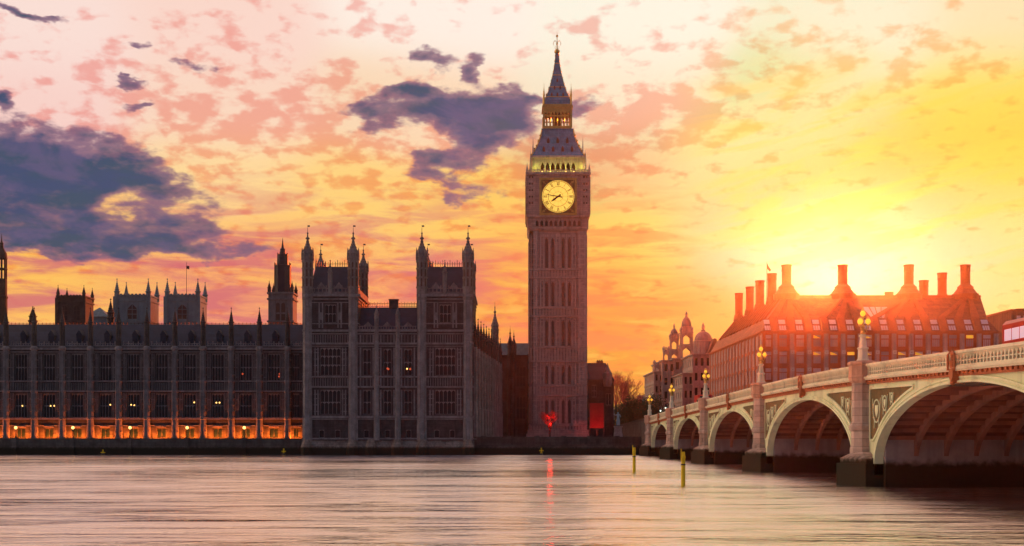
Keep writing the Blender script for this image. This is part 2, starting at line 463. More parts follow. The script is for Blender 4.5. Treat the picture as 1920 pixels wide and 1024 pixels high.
class MB:
    """collects faces in world coordinates and links them as ONE mesh object"""
    def __init__(self):
        self.v, self.f = [], []

    def poly(self, pts):
        b = len(self.v)
        self.v.extend([tuple(p) for p in pts])
        self.f.append(tuple(range(b, b + len(pts))))

    def box(self, x0, x1, y0, y1, z0, z1):
        b = len(self.v)
        self.v += [(x0, y0, z0), (x1, y0, z0), (x1, y1, z0), (x0, y1, z0), (x0, y0, z1), (x1, y0, z1), (x1, y1, z1), (x0, y1, z1)]
        for q in ((0, 3, 2, 1), (4, 5, 6, 7), (0, 1, 5, 4), (1, 2, 6, 5), (2, 3, 7, 6), (3, 0, 4, 7)):
            self.f.append(tuple(b + i for i in q))

    def obox(self, o, u, a0, a1, d0, d1, z0, z1):
        """box in a facade frame: along u from a0 to a1, inward depth d0..d1 (negative = proud)"""
        i = (-u[1], u[0])
        b = len(self.v)
        for z in (z0, z1):
            for (a, d) in ((a0, d0), (a1, d0), (a1, d1), (a0, d1)):
                self.v.append((o[0] + u[0] * a + i[0] * d, o[1] + u[1] * a + i[1] * d, z))
        for q in ((0, 3, 2, 1), (4, 5, 6, 7), (0, 1, 5, 4), (1, 2, 6, 5), (2, 3, 7, 6), (3, 0, 4, 7)):
            self.f.append(tuple(b + k for k in q))

    def rings(self, rings, cap0=True, cap1=True):
        n = len(rings[0])
        b = len(self.v)
        for r in rings:
            self.v.extend([tuple(p) for p in r])
        for k in range(len(rings) - 1):
            for i in range(n):
                j = (i + 1) % n
                self.f.append((b + k * n + i, b + k * n + j, b + (k + 1) * n + j, b + (k + 1) * n + i))
        if cap0:
            self.f.append(tuple(b + i for i in range(n - 1, -1, -1)))
        if cap1:
            t = b + (len(rings) - 1) * n
            self.f.append(tuple(t + i for i in range(n)))

    def lathe(self, cx, cy, prof, n=8, rot=None, sx=1.0, sy=1.0):
        """prof: list of (radius, z) from bottom to top; radius is to the flats for n=4/8"""
        rot = pi / n if rot is None else rot
        k = 1 / cos(pi / n) if n <= 8 else 1.0
        rs = []
        for (r, z) in prof:
            r = max(r, 0.004) * k
            rs.append([(cx + sx * r * cos(rot + 2 * pi * i / n), cy + sy * r * sin(rot + 2 * pi * i / n), z) for i in range(n)])
        self.rings(rs)

    def tube(self, p0, p1, r0, r1=None, n=5, cap=True):
        r1 = r0 if r1 is None else r1
        a, b = Vector(p0), Vector(p1)
        d = (b - a)
        if d.length < 1e-6:
            return
        d.normalize()
        x = d.orthogonal().normalized()
        y = d.cross(x)
        ra = [tuple(a + (x * cos(2 * pi * i / n) + y * sin(2 * pi * i / n)) * r0) for i in range(n)]
        rb = [tuple(b + (x * cos(2 * pi * i / n) + y * sin(2 * pi * i / n)) * r1) for i in range(n)]
        self.rings([ra, rb], cap, cap)

    def ball(self, c, r, n=10, m=7, sz=1.0):
        prof = []
        for k in range(m + 1):
            t = -pi / 2 + pi * k / m
            prof.append((max(r * cos(t), 0.003), c[2] + r * sz * sin(t)))
        self.lathe(c[0], c[1], prof, n if n > 8 else 10)

    def extrude(self, pts, off):
        """solid between polygon pts (3D, planar) and the same polygon moved by off"""
        n = len(pts)
        a = [tuple(p) for p in pts]
        c = [(p[0] + off[0], p[1] + off[1], p[2] + off[2]) for p in pts]
        self.rings([a, c])

    def build(self, name, mat, parent=None, smooth=False, loc=None):
        """linked as a child at its parent's origin, or as a top-level mesh with its origin at loc"""
        o3 = tuple(wloc(parent)) if parent is not None else (loc or (0, 0, 0))
        me = bpy.data.meshes.new(name)
        me.from_pydata([(x - o3[0], y - o3[1], z - o3[2]) for (x, y, z) in self.v], [], self.f)
        me.materials.append(M[mat] if isinstance(mat, str) else mat)
        me.update()
        import bmesh
        bm = bmesh.new()
        bm.from_mesh(me)
        bmesh.ops.recalc_face_normals(bm, faces=bm.faces)
        bm.to_mesh(me)
        bm.free()
        if smooth:
            me.polygons.foreach_set('use_smooth', [True] * len(me.polygons))
        ob = bpy.data.objects.new(name, me)
        COL.objects.link(ob)
        if parent is not None:
            ob.parent = parent
        else:
            ob.location = o3
        return ob


def thing(name, loc, label, cat, group=None):
    o = bpy.data.objects.new(name, None)
    o.empty_display_size = 0.5
    COL.objects.link(o)
    o.location = loc
    o['label'] = label
    o['category'] = cat
    if group:
        o['group'] = group
    return o


def tag(o, label, cat, group=None):
    o['label'] = label
    o['category'] = cat
    if group:
        o['group'] = group
    return o


def setting(o, kind='structure'):
    o['kind'] = kind
    return o


def kids(o):
    return [c for c in bpy.data.objects if c.parent == o]


def copy_thing(root, loc, label=None):
    r = root.copy()
    COL.objects.link(r)
    r.location = loc
    if label:
        r['label'] = label
    for ch in kids(root):
        c = ch.copy()
        COL.objects.link(c)
        c.parent = r
        for g in kids(ch):
            d = g.copy()
            COL.objects.link(d)
            d.parent = c
    return r


def mesh_only(mb, name, mat):
    """mesh data modelled round the origin, for parts used many times"""
    ob = mb.build(name, mat)
    me = ob.data
    bpy.data.objects.remove(ob)
    return me


def put(name, me, parent, loc=(0, 0, 0), rz=0.0, scale=None):
    """object using shared mesh data at a world position under parent (parents are never rotated)"""
    o = bpy.data.objects.new(name, me)
    COL.objects.link(o)
    o.parent = parent
    o.location = Vector(loc) - wloc(parent)
    o.rotation_euler = (0, 0, rz)
    if scale:
        o.scale = scale
    return o


def X(px, Y):
    return (px - 960) / F * Y


def Z(py, Y):
    return EYE + (HORIZON - py) / F * Y


def facade(mb, o, u, W, z0, z1, openings, depth=0.5):
    """wall sheet with real openings and their reveals. o: (x, y) of its left end, u: unit direction to the right,
    openings: (a0, a1, z0, z1)"""
    inn = (-u[1], u[0])

    def p(a, d, z):
        return (o[0] + u[0] * a + inn[0] * d, o[1] + u[1] * a + inn[1] * d, z)
    xs = sorted(set([0.0, W] + [round(v, 4) for q in openings for v in q[:2]]))
    zs = sorted(set([z0, z1] + [round(v, 4) for q in openings for v in q[2:]]))
    xs = [v for v in xs if -1e-6 <= v <= W + 1e-6]
    zs = [v for v in zs if z0 - 1e-6 <= v <= z1 + 1e-6]
    for zi in range(len(zs) - 1):
        zc = (zs[zi] + zs[zi + 1]) / 2
        run = None
        for xi in range(len(xs) - 1):
            xc = (xs[xi] + xs[xi + 1]) / 2
            hole = any(q[0] < xc < q[1] and q[2] < zc < q[3] for q in openings)
            if not hole and run is None:
                run = xs[xi]
            if hole and run is not None:
                mb.poly([p(run, 0, zs[zi]), p(xs[xi], 0, zs[zi]), p(xs[xi], 0, zs[zi + 1]), p(run, 0, zs[zi + 1])])
                run = None
        if run is not None:
            mb.poly([p(run, 0, zs[zi]), p(xs[-1], 0, zs[zi]), p(xs[-1], 0, zs[zi + 1]), p(run, 0, zs[zi + 1])])
    for (a0, a1, b0, b1) in openings:
        mb.poly([p(a0, 0, b0), p(a0, depth, b0), p(a0, depth, b1), p(a0, 0, b1)])
        mb.poly([p(a1, depth, b0), p(a1, 0, b0), p(a1, 0, b1), p(a1, depth, b1)])
        mb.poly([p(a0, 0, b1), p(a0, depth, b1), p(a1, depth, b1), p(a1, 0, b1)])
        mb.poly([p(a0, depth, b0), p(a0, 0, b0), p(a1, 0, b0), p(a1, depth, b0)])


def pane_mesh(name, w, h, mat, depth=0.12):
    b = MB()
    b.box(-w / 2, w / 2, 0, depth, 0, h)
    return mesh_only(b, name, mat)


def tracery_mesh(name, w, h, lights, transoms, mat, t=0.09, d=0.16, head=0.07, border=True):
    """stone window frame: mullions, transoms and a pointed head to every light"""
    b = MB()
    if border:
        b.box(-w / 2, -w / 2 + t, 0, d, 0, h)
        b.box(w / 2 - t, w / 2, 0, d, 0, h)
        b.box(-w / 2 + t, w / 2 - t, 0, d, h - t, h)
        b.box(-w / 2 + t, w / 2 - t, 0, d, 0, t)
    for k in range(1, lights):
        x = -w / 2 + w * k / lights
        b.box(x - t / 2, x + t / 2, 0.004, d - 0.004, t, h - t)
    levels = [h * q for q in transoms]
    for z in levels:
        b.box(-w / 2 + t, w / 2 - t, 0.008, d - 0.008, z - t / 2, z + t / 2)
    for top in levels + [h - t]:
        lw = w / lights
        hh = min(lw * 0.55, head * h)
        for k in range(lights):
            xl, xr = -w / 2 + lw * k + t / 2, -w / 2 + lw * (k + 1) - t / 2
            xm = (xl + xr) / 2
            b.extrude([(xl, 0.012, top), (xl, 0.012, top - hh), (xm, 0.012, top)], (0, d - 0.024, 0))
            b.extrude([(xr, 0.012, top), (xm, 0.012, top), (xr, 0.012, top - hh)], (0, d - 0.024, 0))
    return mesh_only(b, name, mat)


def turret_profile(r, z0, z1, ztip):
    """octagonal shaft, moulded collar, ogee cap with knob and spike"""
    h = ztip - z1
    return [(r, z0), (r, z1 - 0.18 * h), (r * 1.16, z1 - 0.16 * h), (r * 1.16, z1 - 0.12 * h), (r * 0.98, z1 - 0.11 * h),
            (r * 0.98, z1), (r * 1.12, z1 + 0.01 * h), (r * 1.06, z1 + 0.04 * h), (r * 0.86, z1 + 0.13 * h), (r * 0.60, z1 + 0.23 * h), (r * 0.66, z1 + 0.25 * h), (r * 0.40, z1 + 0.33 * h), (r * 0.45, z1 + 0.35 * h),
            (r * 0.26, z1 + 0.43 * h), (r * 0.31, z1 + 0.45 * h), (r * 0.17, z1 + 0.54 * h), (r * 0.40, z1 + 0.57 * h),
            (r * 0.34, z1 + 0.61 * h), (r * 0.14, z1 + 0.64 * h), (r * 0.11, z1 + 0.76 * h), (r * 0.20, z1 + 0.78 * h), (r * 0.05, z1 + 0.82 * h),
            (r * 0.035, ztip)]


def spike_profile(r, z0, z1, ztip):
    """small pinnacle: square shaft, collar, crocketed spire"""
    h = ztip - z1
    pr = [(r, z0), (r, z1), (r * 1.25, z1 + 0.02 * h), (r * 1.25, z1 + 0.07 * h), (r * 0.9, z1 + 0.1 * h)]
    for k in range(5):
        a = 0.1 + 0.7 * (k + 0.5) / 5
        w = 0.9 * (1 - (k + 0.5) / 5.4)
        pr += [(r * w, z1 + a * h), (r * (w + 0.12), z1 + (a + 0.03) * h), (r * (w - 0.04), z1 + (a + 0.06) * h)]
    pr += [(r * 0.08, z1 + 0.88 * h), (r * 0.3, z1 + 0.9 * h), (r * 0.3, z1 + 0.93 * h), (r * 0.05, z1 + 0.96 * h), (r * 0.03, ztip)]
    return pr


# ------------------------------------------------------------------ water and land
def water_mat():
    m, n, bs = new_mat('river_water')
    geo = n.t.nodes.new('ShaderNodeNewGeometry')
    P = geo.outputs['Position']
    bs.inputs['Base Color'].default_value = (0.96, 0.83, 0.78, 1)
    bs.inputs['IOR'].default_value = 1.6
    bs.inputs['Metallic'].default_value = 1.0
    # long crested waves: far rougher along the river's width than across the view
    bs.inputs['Anisotropic'].default_value = 0.85
    n.put(bs.inputs['Tangent'], n.comb(0.0, 1.0, 0.0))
    # slow currents: patches of smoother and of choppier water
    cur = n.noise(n.v('MULTIPLY', P, (0.010, 0.045, 1)), 1.0, 4, 0.6, 0.8)
    gust = n.noise(n.v('MULTIPLY', P, (0.10, 0.40, 1)), 1.0, 5, 0.62, 1.2)
    rgh = n.m('ADD', n.smooth(cur, 0.35, 0.65, 0.11, 0.235), n.smooth(gust, 0.36, 0.60, -0.08, 0.06))
    n.put(bs.inputs['Roughness'], n.m('MAXIMUM', rgh, 0.04))
    a = n.noise(n.v('MULTIPLY', P, (0.10, 0.26, 1)), 1.0, 3, 0.55, 0.8)
    b = n.noise(n.v('MULTIPLY', P, (0.38, 0.95, 1)), 1.0, 4, 0.6, 0.5)
    c = n.noise(n.v('MULTIPLY', P, (1.6, 3.2, 1)), 1.0, 2, 0.5)
    h = n.m('ADD', n.m('MULTIPLY', a, 0.9), n.m('ADD', n.m('MULTIPLY', b, 0.50), n.m('MULTIPLY', c, 0.12)))
    h = n.m('MULTIPLY', h, n.smooth(cur, 0.30, 0.70, 0.6, 1.3))
    bp = n.t.nodes.new('ShaderNodeBump')
    bp.inputs['Strength'].default_value = 1.0
    bp.inputs['Distance'].default_value = 0.50
    n.put(bp.inputs['Height'], h)
    n.t.links.new(bp.outputs[0], bs.inputs['Normal'])
    return m


M['water'] = water_mat()
b = MB()
b.poly([(-430, -60, 0), (430, -60, 0), (430, 262, 0), (-430, 262, 0)])
setting(b.build('water', 'water'))

GROUND = 3.55
b = MB()
b.poly([(-430, 250.9, 2.35), (-41.0, 250.9, 2.35), (-41.0, 262.3, 2.35), (-430, 262.3, 2.35)])
setting(b.build('terrace', 'earth'))
b = MB()
b.poly([(-430, 262.3, GROUND - 0.3), (-8, 262.3, GROUND - 0.3), (-8, 252.6, GROUND - 0.3), (25.4, 252.6, GROUND - 0.3), (25.4, 262.3, GROUND - 0.3), (430, 262.3, GROUND - 0.3),
        (430, 615, GROUND - 0.3), (-430, 615, GROUND - 0.3)])
setting(b.build('ground', 'earth'))

# river wall along the terrace and in front of the clock tower
b = MB()
zt = Z(822, 250)
b.box(-430, X(566, 250) + 0.2, 249.9, 250.9, -1.5, zt - 0.25)
b.box(-430, X(566, 250) + 0.2, 249.75, 251.05, zt - 0.25, zt)
b.box(-430, X(566, 250) + 0.2, 249.7, 249.9, 1.55, 1.8)
for k in range(-6, 6):
    x = X(28 + 107.3 * k, 250)
    if x < X(560, 250):
        b.box(x - 0.45, x + 0.45, 249.6, 251.1, -1.5, zt + 0.12)
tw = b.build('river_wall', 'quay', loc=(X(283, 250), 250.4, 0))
tag(tw, 'long granite terrace wall with pale piers along the water, below the orange lit ground floor', 'river wall')
b = MB()
x0, x1 = X(889, 250) - 1.2, 25.15
zt2 = Z(819, 252)
b.box(x0, x1, 251.6, 252.6, -1.5, zt2 - 0.3)
b.box(x0, x1, 251.4, 252.8, zt2 - 0.3, zt2)
b.box(x0, x1, 250.4, 251.6, -1.5, 1.75)
b.box(x0, x1, 250.3, 251.6, 1.75, 1.95)
for k in range(6):
    x = x0 + 3 + k * 5.2
    b.box(x - 0.5, x + 0.5, 251.3, 252.9, 1.95, zt2 + 0.15)
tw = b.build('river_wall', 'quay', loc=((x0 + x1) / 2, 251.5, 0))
tag(tw, 'dark stepped embankment wall between the palace corner and the first bridge arch, below the clock tower', 'river wall')

# ------------------------------------------------------------------ palace river range (left)
YW = 262.0
SW = F / YW                       # photo pixels per metre at that distance


def zw(py):
    return Z(py, YW)


XW0, XW1 = X(-66 - 4 * 52.7, YW), X(567, 249.0) + 0.5
pal = thing('palace_wing', (X(283, YW), YW, 2.35), 'long low gothic riverside range of repeated tall windows with an orange lit ground floor', 'palace wing')
bay0, bayw = 12.9, 52.7
butts = [bay0 + bayw * k for k in range(-5, 11)]
centres = [bay0 + bayw * (k + 0.5) for k in range(-5, 10)]
ops = []
for c in centres + [555.0]:
    xc = X(c, YW) - XW0
    small = c == 555.0
    hw = (11.0 if not small else 6.0) / SW
    ops += [(xc - hw, xc + hw, zw(714), zw(663)), (xc - hw, xc + hw, zw(783), zw(738)), (xc - hw * 0.75, xc + hw * 0.75, zw(821.5), zw(803))]
b = MB()
facade(b, (XW0, YW), (1, 0), XW1 - XW0, 2.35, zw(650), ops, 0.7)
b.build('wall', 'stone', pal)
b = MB()
o, u = (XW0, YW), (1, 0)
W = XW1 - XW0
for (py, hgt, pr) in ((656, 0.45, 0.35), (716, 0.25, 0.25), (735, 0.3, 0.28), (787, 0.4, 0.35), (799, 0.18, 0.15), (661, 0.2, 0.2)):
    b.obox(o, u, 0, W, -pr, 0.0, zw(py), zw(py) + hgt)
# pierced parapet
b.obox(o, u, 0, W, -0.15, 0.2, zw(650), zw(647.5))
for c in centres + [555.0]:
    xc = X(c, YW) - XW0
    for k in range(-4, 5):
        if abs(xc + k * 0.5 - W) > 0.4 and xc + k * 0.5 < W:
            b.obox(o, u, xc + k * 0.5 - 0.09, xc + k * 0.5 + 0.09, -0.1, 0.1, zw(647.5), zw(643.5) + (0.35 if k % 2 == 0 else 0))
    b.obox(o, u, xc - 2.1, min(xc + 2.1, W), -0.06, 0.06, zw(644.5), zw(643.6))
    # blind panelling beside every window and under it
    for s in (-1, 1):
        for q in (1.45, 1.75, 2.05):
            if xc + s * q < W - 0.1:
                b.obox(o, u, xc + s * q - 0.06, xc + s * q + 0.06, -0.14, 0, zw(733), zw(663))
                b.obox(o, u, xc + s * q - 0.06, xc + s * q + 0.06, -0.14, 0, zw(785), zw(737))
        if xc + s * 1.75 < W - 0.4:
            for py in (672, 690, 708, 750, 768):
                b.obox(o, u, xc + s * 1.75 - 0.33, xc + s * 1.75 + 0.33, -0.10, 0, zw(py), zw(py) + 0.13)
    for k in range(-3, 4):
        if xc + k * 0.36 < W - 0.1:
            b.obox(o, u, xc + k * 0.36 - 0.05, xc + k * 0.36 + 0.05, -0.12, 0, zw(732), zw(718))
    if xc + 1 < W:
        b.obox(o, u, xc - 1.0, xc + 1.0, -0.22, 0, zw(801.6), zw(801.6) + 0.22)
b.build('carved_trim', 'stone_pale', pal)
b = MB()
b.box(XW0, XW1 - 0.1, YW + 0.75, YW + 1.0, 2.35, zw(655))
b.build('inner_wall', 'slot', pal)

b = MB()
rz0, rz1 = zw(650), Z(609, YW + 6)
b.extrude([(XW0, YW + 0.7, rz0), (XW0, YW + 5.2, rz1), (XW0, YW + 7.2, rz1), (XW0, YW + 12, rz0)], (XW1 - XW0 - 0.3, 0, 0))
roof = b.build('roof', 'slate', pal)
b = MB()
for k in range(int((XW1 - XW0) / 0.8)):
    x = XW0 + 0.4 + k * 0.8
    b.box(x - 0.05, x + 0.05, YW + 5.9, YW + 6.0, rz1, rz1 + 0.42)
b.box(XW0, XW1 - 0.3, YW + 5.93, YW + 5.97, rz1 + 0.2, rz1 + 0.26)
b.build('ridge_cresting', 'dark_metal', roof)
for c in centres:
    b = MB()
    xc = X(c, YW)
    zb = zw(636)
    b.box(xc - 0.55, xc + 0.55, YW + 1.2, YW + 3.4, zb - 0.6, zb + 0.9)
    b.extrude([(xc - 0.7, YW + 1.1, zb + 0.9), (xc + 0.7, YW + 1.1, zb + 0.9), (xc, YW + 1.1, zb + 2.0)], (0, 3.2, 0))
    b.build('dormer', 'slate', roof)

wu = tracery_mesh('tracery', 22 / SW, 51 / SW, 4, [0.5], M['stone_pale'])
wl = tracery_mesh('tracery', 22 / SW, 45 / SW, 4, [0.5], M['stone_pale'])
wg = tracery_mesh('door_frame', 16.5 / SW, 18.5 / SW, 2, [], M['stone'])
pu, pl, pg = pane_mesh('window', 22 / SW, 51 / SW, M['glass']), pane_mesh('window', 22 / SW, 45 / SW, M['glass']), pane_mesh('ground_door', 16.5 / SW, 18.5 / SW, M['glass'])
su, sl, sg = pane_mesh('window', 12 / SW, 51 / SW, M['glass']), pane_mesh('window', 12 / SW, 45 / SW, M['glass']), pane_mesh('ground_door', 9 / SW, 18.5 / SW, M['glass'])
for c in centres + [555.0]:
    xc = X(c, YW)
    S = c == 555.0
    for (pm, fm, z, nm) in ((su if S else pu, wu, zw(714), 'window'), (sl if S else pl, wl, zw(783), 'window'), (sg if S else pg, wg, zw(821.5), 'ground_door')):
        w = put(nm, pm, pal, (xc, YW + 0.42, z))
        put('tracery' if nm == 'window' else 'door_frame', fm, w, (xc, YW + 0.22, z), scale=(0.545 if S else 1, 1, 1))
bb = MB()
bb.ball((0, 0, 0), 0.15)
lampm = mesh_only(bb, 'window_lamp', 'bulb')
bb = MB()
bb.ball((0, 0, 0), 0.2)
lampd = mesh_only(bb, 'window_lamp', 'bulb_dim_red')
for (px, py, mm) in ((41, 761, lampm), (94, 761, lampm), (101, 761, lampm), (206, 759, lampm), (245, 759, lampm), (251, 760, lampm), (363.5, 754.5, lampm), (405, 755, lampm), (411, 755, lampm),
                     (454.5, 701, lampd), (523, 706, lampd), (524, 701, lampd)):
    put('window_lamp', mm, pal, (X(px, YW), YW + 0.30, zw(py)))

bt = MB()
r = 0.62
bt.lathe(0, -0.42, [(r * 1.12, 2.35), (r * 1.12, zw(800)), (r, zw(797)), (r, zw(787)), (r * 1.15, zw(786)), (r * 1.15, zw(783)), (r * 0.95, zw(781)), (r * 0.95, zw(737)), (r * 1.1, zw(735)),
                    (r * 1.1, zw(732)), (r * 0.9, zw(731)), (r * 0.9, zw(718)), (r * 1.08, zw(716)), (r * 1.08, zw(714)), (r * 0.88, zw(712)), (r * 0.88, zw(658)), (r * 1.2, zw(656)), (r * 1.2, zw(652)), (r * 0.75, zw(650)), (r * 0.75, zw(649))], 8)
for py in (772, 760, 748, 704, 690, 676, 664, 810):
    bt.box(-0.70, 0.70, -1.0, 0.0, zw(py), zw(py) + 0.16)
for sx in (-0.3, 0.0, 0.3):
    bt.box(sx - 0.06, sx + 0.06, -1.08, -0.9, zw(781), zw(658))
bme = mesh_only(bt, 'buttress', 'stone_pale')
pn_ = MB()
pn_.lathe(0, -0.42, spike_profile(0.45, zw(649.5), zw(606), zw(576)), 8)
for py in (640, 628, 617):
    pn_.lathe(0, -0.42, [(0.5, zw(py)), (0.5, zw(py) + 0.2)], 8)
pme = mesh_only(pn_, 'pinnacle', 'stone')
for c in butts:
    x = X(c, YW)
    q = put('buttress', bme, pal, (x, YW, 0))
    put('pinnacle', pme, q, (x, YW, 0))

# orange uplights on the terrace, one per bay, and the terrace lamp posts
ub = MB()
ub.box(-0.35, 0.35, -0.16, 0.16, 0, 0.16)
ubody = mesh_only(ub, 'housing', 'dark_metal')
ub = MB()
ub.box(-0.32, 0.32, -0.13, 0.13, 0.165, 0.22)
ulens = mesh_only(ub, 'lens', 'bulb')
for c in [q for q in centres if q > -20] + [555.0]:
    for s in ((-1, 1) if c < 555 else (0,)):
        x, y = X(c, YW) + s * 1.55, YW - 1.0
        t = thing('uplight', (x, y, 2.85), 'small orange floodlight on the terrace washing the ground floor of the long palace range', 'floodlight', 'orange floodlights along the palace terrace')
        put('housing', ubody, t, (x, y, 2.85))
        put('lens', ulens, t, (x, y, 2.85))
    ld = bpy.data.lights.new('uplight_beam', 'AREA')
    ld.shape = 'RECTANGLE'
    ld.size, ld.size_y = 3.2 if c < 555 else 1.6, 0.2
    ld.energy = 800 if c < 555 else 420
    ld.color = (1.0, 0.15, 0.012)
    ld.spread = radians(150)
    lo = bpy.data.objects.new('uplight_beam', ld)
    COL.objects.link(lo)
    lo.parent = t
    lo.location = Vector((X(c, YW), YW - 1.0, 3.12)) - Vector(t.location)
    lo.rotation_euler = (radians(140), 0, 0)

order = ['leftmost', 'second from the left', 'middle', 'second from the right', 'rightmost']
for k in range(5):
    x, y = X(28 + 107.3 * k, 250), 250.4
    t = thing('terrace_lamp', (x, y, zt + 0.12), order[k] + ' of the five short round lamp posts on the terrace wall', 'lamp post', 'globe lamps on the terrace wall')
    q = MB()
    q.lathe(x, y, [(0.16, zt + 0.12), (0.16, zt + 0.3), (0.07, zt + 0.4), (0.05, zt + 1.55), (0.12, zt + 1.6), (0.12, zt + 1.68)], 8)
    q.build('post', 'dark_metal', t)
    q = MB()
    q.ball((x, y, Z(802, 250)), 0.30, 12, 8)
    q.build('globe', 'bulb', t, smooth=True)

# ------------------------------------------------------------------ palace pavilion with twin towers
YP = 249.0
SP = F / YP


def zp(py):
    return Z(py, YP)


def xp(px):
    return X(px, YP)


pav = thing('palace_pavilion', (xp(730), YP, 0), 'gothic palace block at the water with two square turreted towers and a lower middle', 'palace block')
XA, XB = xp(567), xp(888)
towers = ((567.0, 672.0), (781.5, 887.5))
ops = []
wins = []          # (px centre, half width px, py bottom, py top, lights, transoms)
for cx in (619.5, 835.0):
    wins += [(cx, 19, 704, 652, 5, [0.38, 0.7]), (cx, 19, 777, 731, 5, [0.5]), (cx, 11, 605, 571, 3, [0.5])]
for cx in (688, 726.5, 765):
    wins += [(cx, 7.5, 704, 654, 2, [0.5]), (cx, 7.5, 777, 731, 2, [0.5])]
for cx in (603, 633, 687, 726.5, 766, 819, 848):
    wins += [(cx, 5, 821, 806, 1, [])]
for (cx, hw, p0, p1, l, tr) in wins:
    if p0 > 640:
        ops.append((xp(cx - hw) - XA, xp(cx + hw) - XA, zp(p0), zp(p1)))
b = MB()
o = (XA, YP)
W = XB - XA
facade(b, o, (1, 0), W, zp(826), zp(622), ops, 0.6)
for (t0, t1) in towers:
    oo = (xp(t0), YP)
    cx = 619.5 if t0 < 600 else 835.0
    facade(b, oo, (1, 0), xp(t1) - xp(t0), zp(622), zp(553), [(xp(cx - 11) - xp(t0), xp(cx + 11) - xp(t0), zp(605), zp(571))], 0.6)
    # sides and back of the tower
    D_ = 17.0
    b.poly([(xp(t1), YP, zp(826)), (xp(t1), YP + D_, zp(826)), (xp(t1), YP + D_, zp(553)), (xp(t1), YP, zp(553))])
    b.poly([(xp(t0), YP, zp(826)), (xp(t0), YP + D_, zp(826)), (xp(t0), YP + D_, zp(553)), (xp(t0), YP, zp(553))])
    b.poly([(xp(t0), YP + D_, zp(826)), (xp(t1), YP + D_, zp(826)), (xp(t1), YP + D_, zp(553)), (xp(t0), YP + D_, zp(553))])
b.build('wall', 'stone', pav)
b = MB()
for (py, hgt, pr) in ((622, 0.4, 0.35), (627, 0.2, 0.2), (646, 0.35, 0.3), (708, 0.3, 0.25), (727, 0.3, 0.25), (784, 0.45, 0.35), (787, 0.2, 0.2), (650, 0.15, 0.15), (824, 0.3, 0.3)):
    b.obox(o, (1, 0), 0.01, W - 0.01, -pr, 0, zp(py), zp(py) + hgt)
for (t0, t1) in towers:
    for (py, hgt, pr) in ((556, 0.5, 0.4), (562, 0.25, 0.2), (568, 0.15, 0.12), (608, 0.2, 0.15)):
        b.obox(o, (1, 0), xp(t0) - XA, xp(t1) - XA, -pr, 0, zp(py), zp(py) + hgt)
        b.box(xp(t1), xp(t1) + pr, YP, YP + 17, zp(py) + 0.003, zp(py) + hgt + 0.003)
    # niches beside the tower window
    cx = 619.5 if t0 < 600 else 835.0
    for s in (-1, 1):
        for q in (14.5, 20.5):
            b.obox(o, (1, 0), xp(cx + s * q) - XA - 0.14, xp(cx + s * q) - XA + 0.14, -0.25, 0, zp(615), zp(568))
        b.obox(o, (1, 0), xp(cx + s * 17.5) - XA - 0.25, xp(cx + s * 17.5) - XA + 0.25, -0.2, 0, zp(600), zp(586))
        for q in (23, 28.5):
            for (p0, p1) in ((705, 652), (779, 731)):
                b.obox(o, (1, 0), xp(cx + s * q) - XA - 0.12, xp(cx + s * q) - XA + 0.12, -0.18, 0, zp(p0), zp(p1))
        for py in (772, 760, 748, 740, 698, 686, 674, 662, 656):
            b.obox(o, (1, 0), xp(cx + s * 26) - XA - 0.5, xp(cx + s * 26) - XA + 0.5, -0.13, 0, zp(py), zp(py) + 0.14)
    for k in range(-9, 10):
        x = xp(cx + k * 4.6) - XA
        b.obox(o, (1, 0), x - 0.06, x + 0.06, -0.12, 0, zp(725), zp(709))
        b.obox(o, (1, 0), x - 0.06, x + 0.06, -0.12, 0, zp(643), zp(628))
for px in (676, 700, 714, 739, 753, 777):
    x = xp(px) - XA
    for (p0, p1) in ((705, 652), (779, 731), (725, 709), (643, 628)):
        b.obox(o, (1, 0), x - 0.14, x + 0.14, -0.18, 0, zp(p0), zp(p1))
for px in (681, 688, 695, 720, 727, 733, 759, 765, 772):
    x = xp(px) - XA
    b.obox(o, (1, 0), x - 0.06, x + 0.06, -0.12, 0, zp(725), zp(709))
    b.obox(o, (1, 0), x - 0.06, x + 0.06, -0.12, 0, zp(643), zp(628))
b.build('carved_trim', 'stone_pale', pav)
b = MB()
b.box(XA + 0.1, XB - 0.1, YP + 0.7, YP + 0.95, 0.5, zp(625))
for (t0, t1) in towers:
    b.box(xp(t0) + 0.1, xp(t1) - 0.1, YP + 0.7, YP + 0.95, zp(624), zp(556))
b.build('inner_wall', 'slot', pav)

b = MB()          # plinth in the water with spread feet
b.obox(o, (1, 0), -0.1, W + 0.1, -0.7, 1.0, -1.5, zp(839))
b.extrude([(XA - 0.1, YP - 0.7, zp(839)), (XA - 0.1, YP, zp(826)), (XA - 0.1, YP + 0.9, zp(826)), (XA - 0.1, YP + 0.9, zp(839))], (W + 0.2, 0, 0))
for px in (576, 661, 696, 745, 791, 877):
    b.lathe(xp(px), YP - 0.2, [(1.15, -1.5), (1.15, zp(838)), (0.8, zp(829)), (0.6, zp(824))], 8)
b.build('plinth', 'pav_base', pav)

wcache = {}
for (cx, hw, p0, p1, l, tr) in wins:
    key = (hw, p0 - p1, l)
    if key not in wcache:
        w_, h_ = 2 * hw / SP, (p0 - p1) / SP
        wcache[key] = (pane_mesh('window', w_, h_, M['glass']), tracery_mesh('tracery', w_, h_, l, tr, M['stone_pale'], t=0.09))
    pm, fm = wcache[key]
    w = put('window', pm, pav, (xp(cx), YP + 0.36, zp(p0)))
    put('tracery', fm, w, (xp(cx), YP + 0.16, zp(p0)))
for (px, py, mm) in ((726.5, 691, lampd), (728, 692, lampd), (763, 691.5, lampm), (769, 692, lampd)):
    put('window_lamp', mm, pav, (xp(px), YP + 0.2, zp(py)))

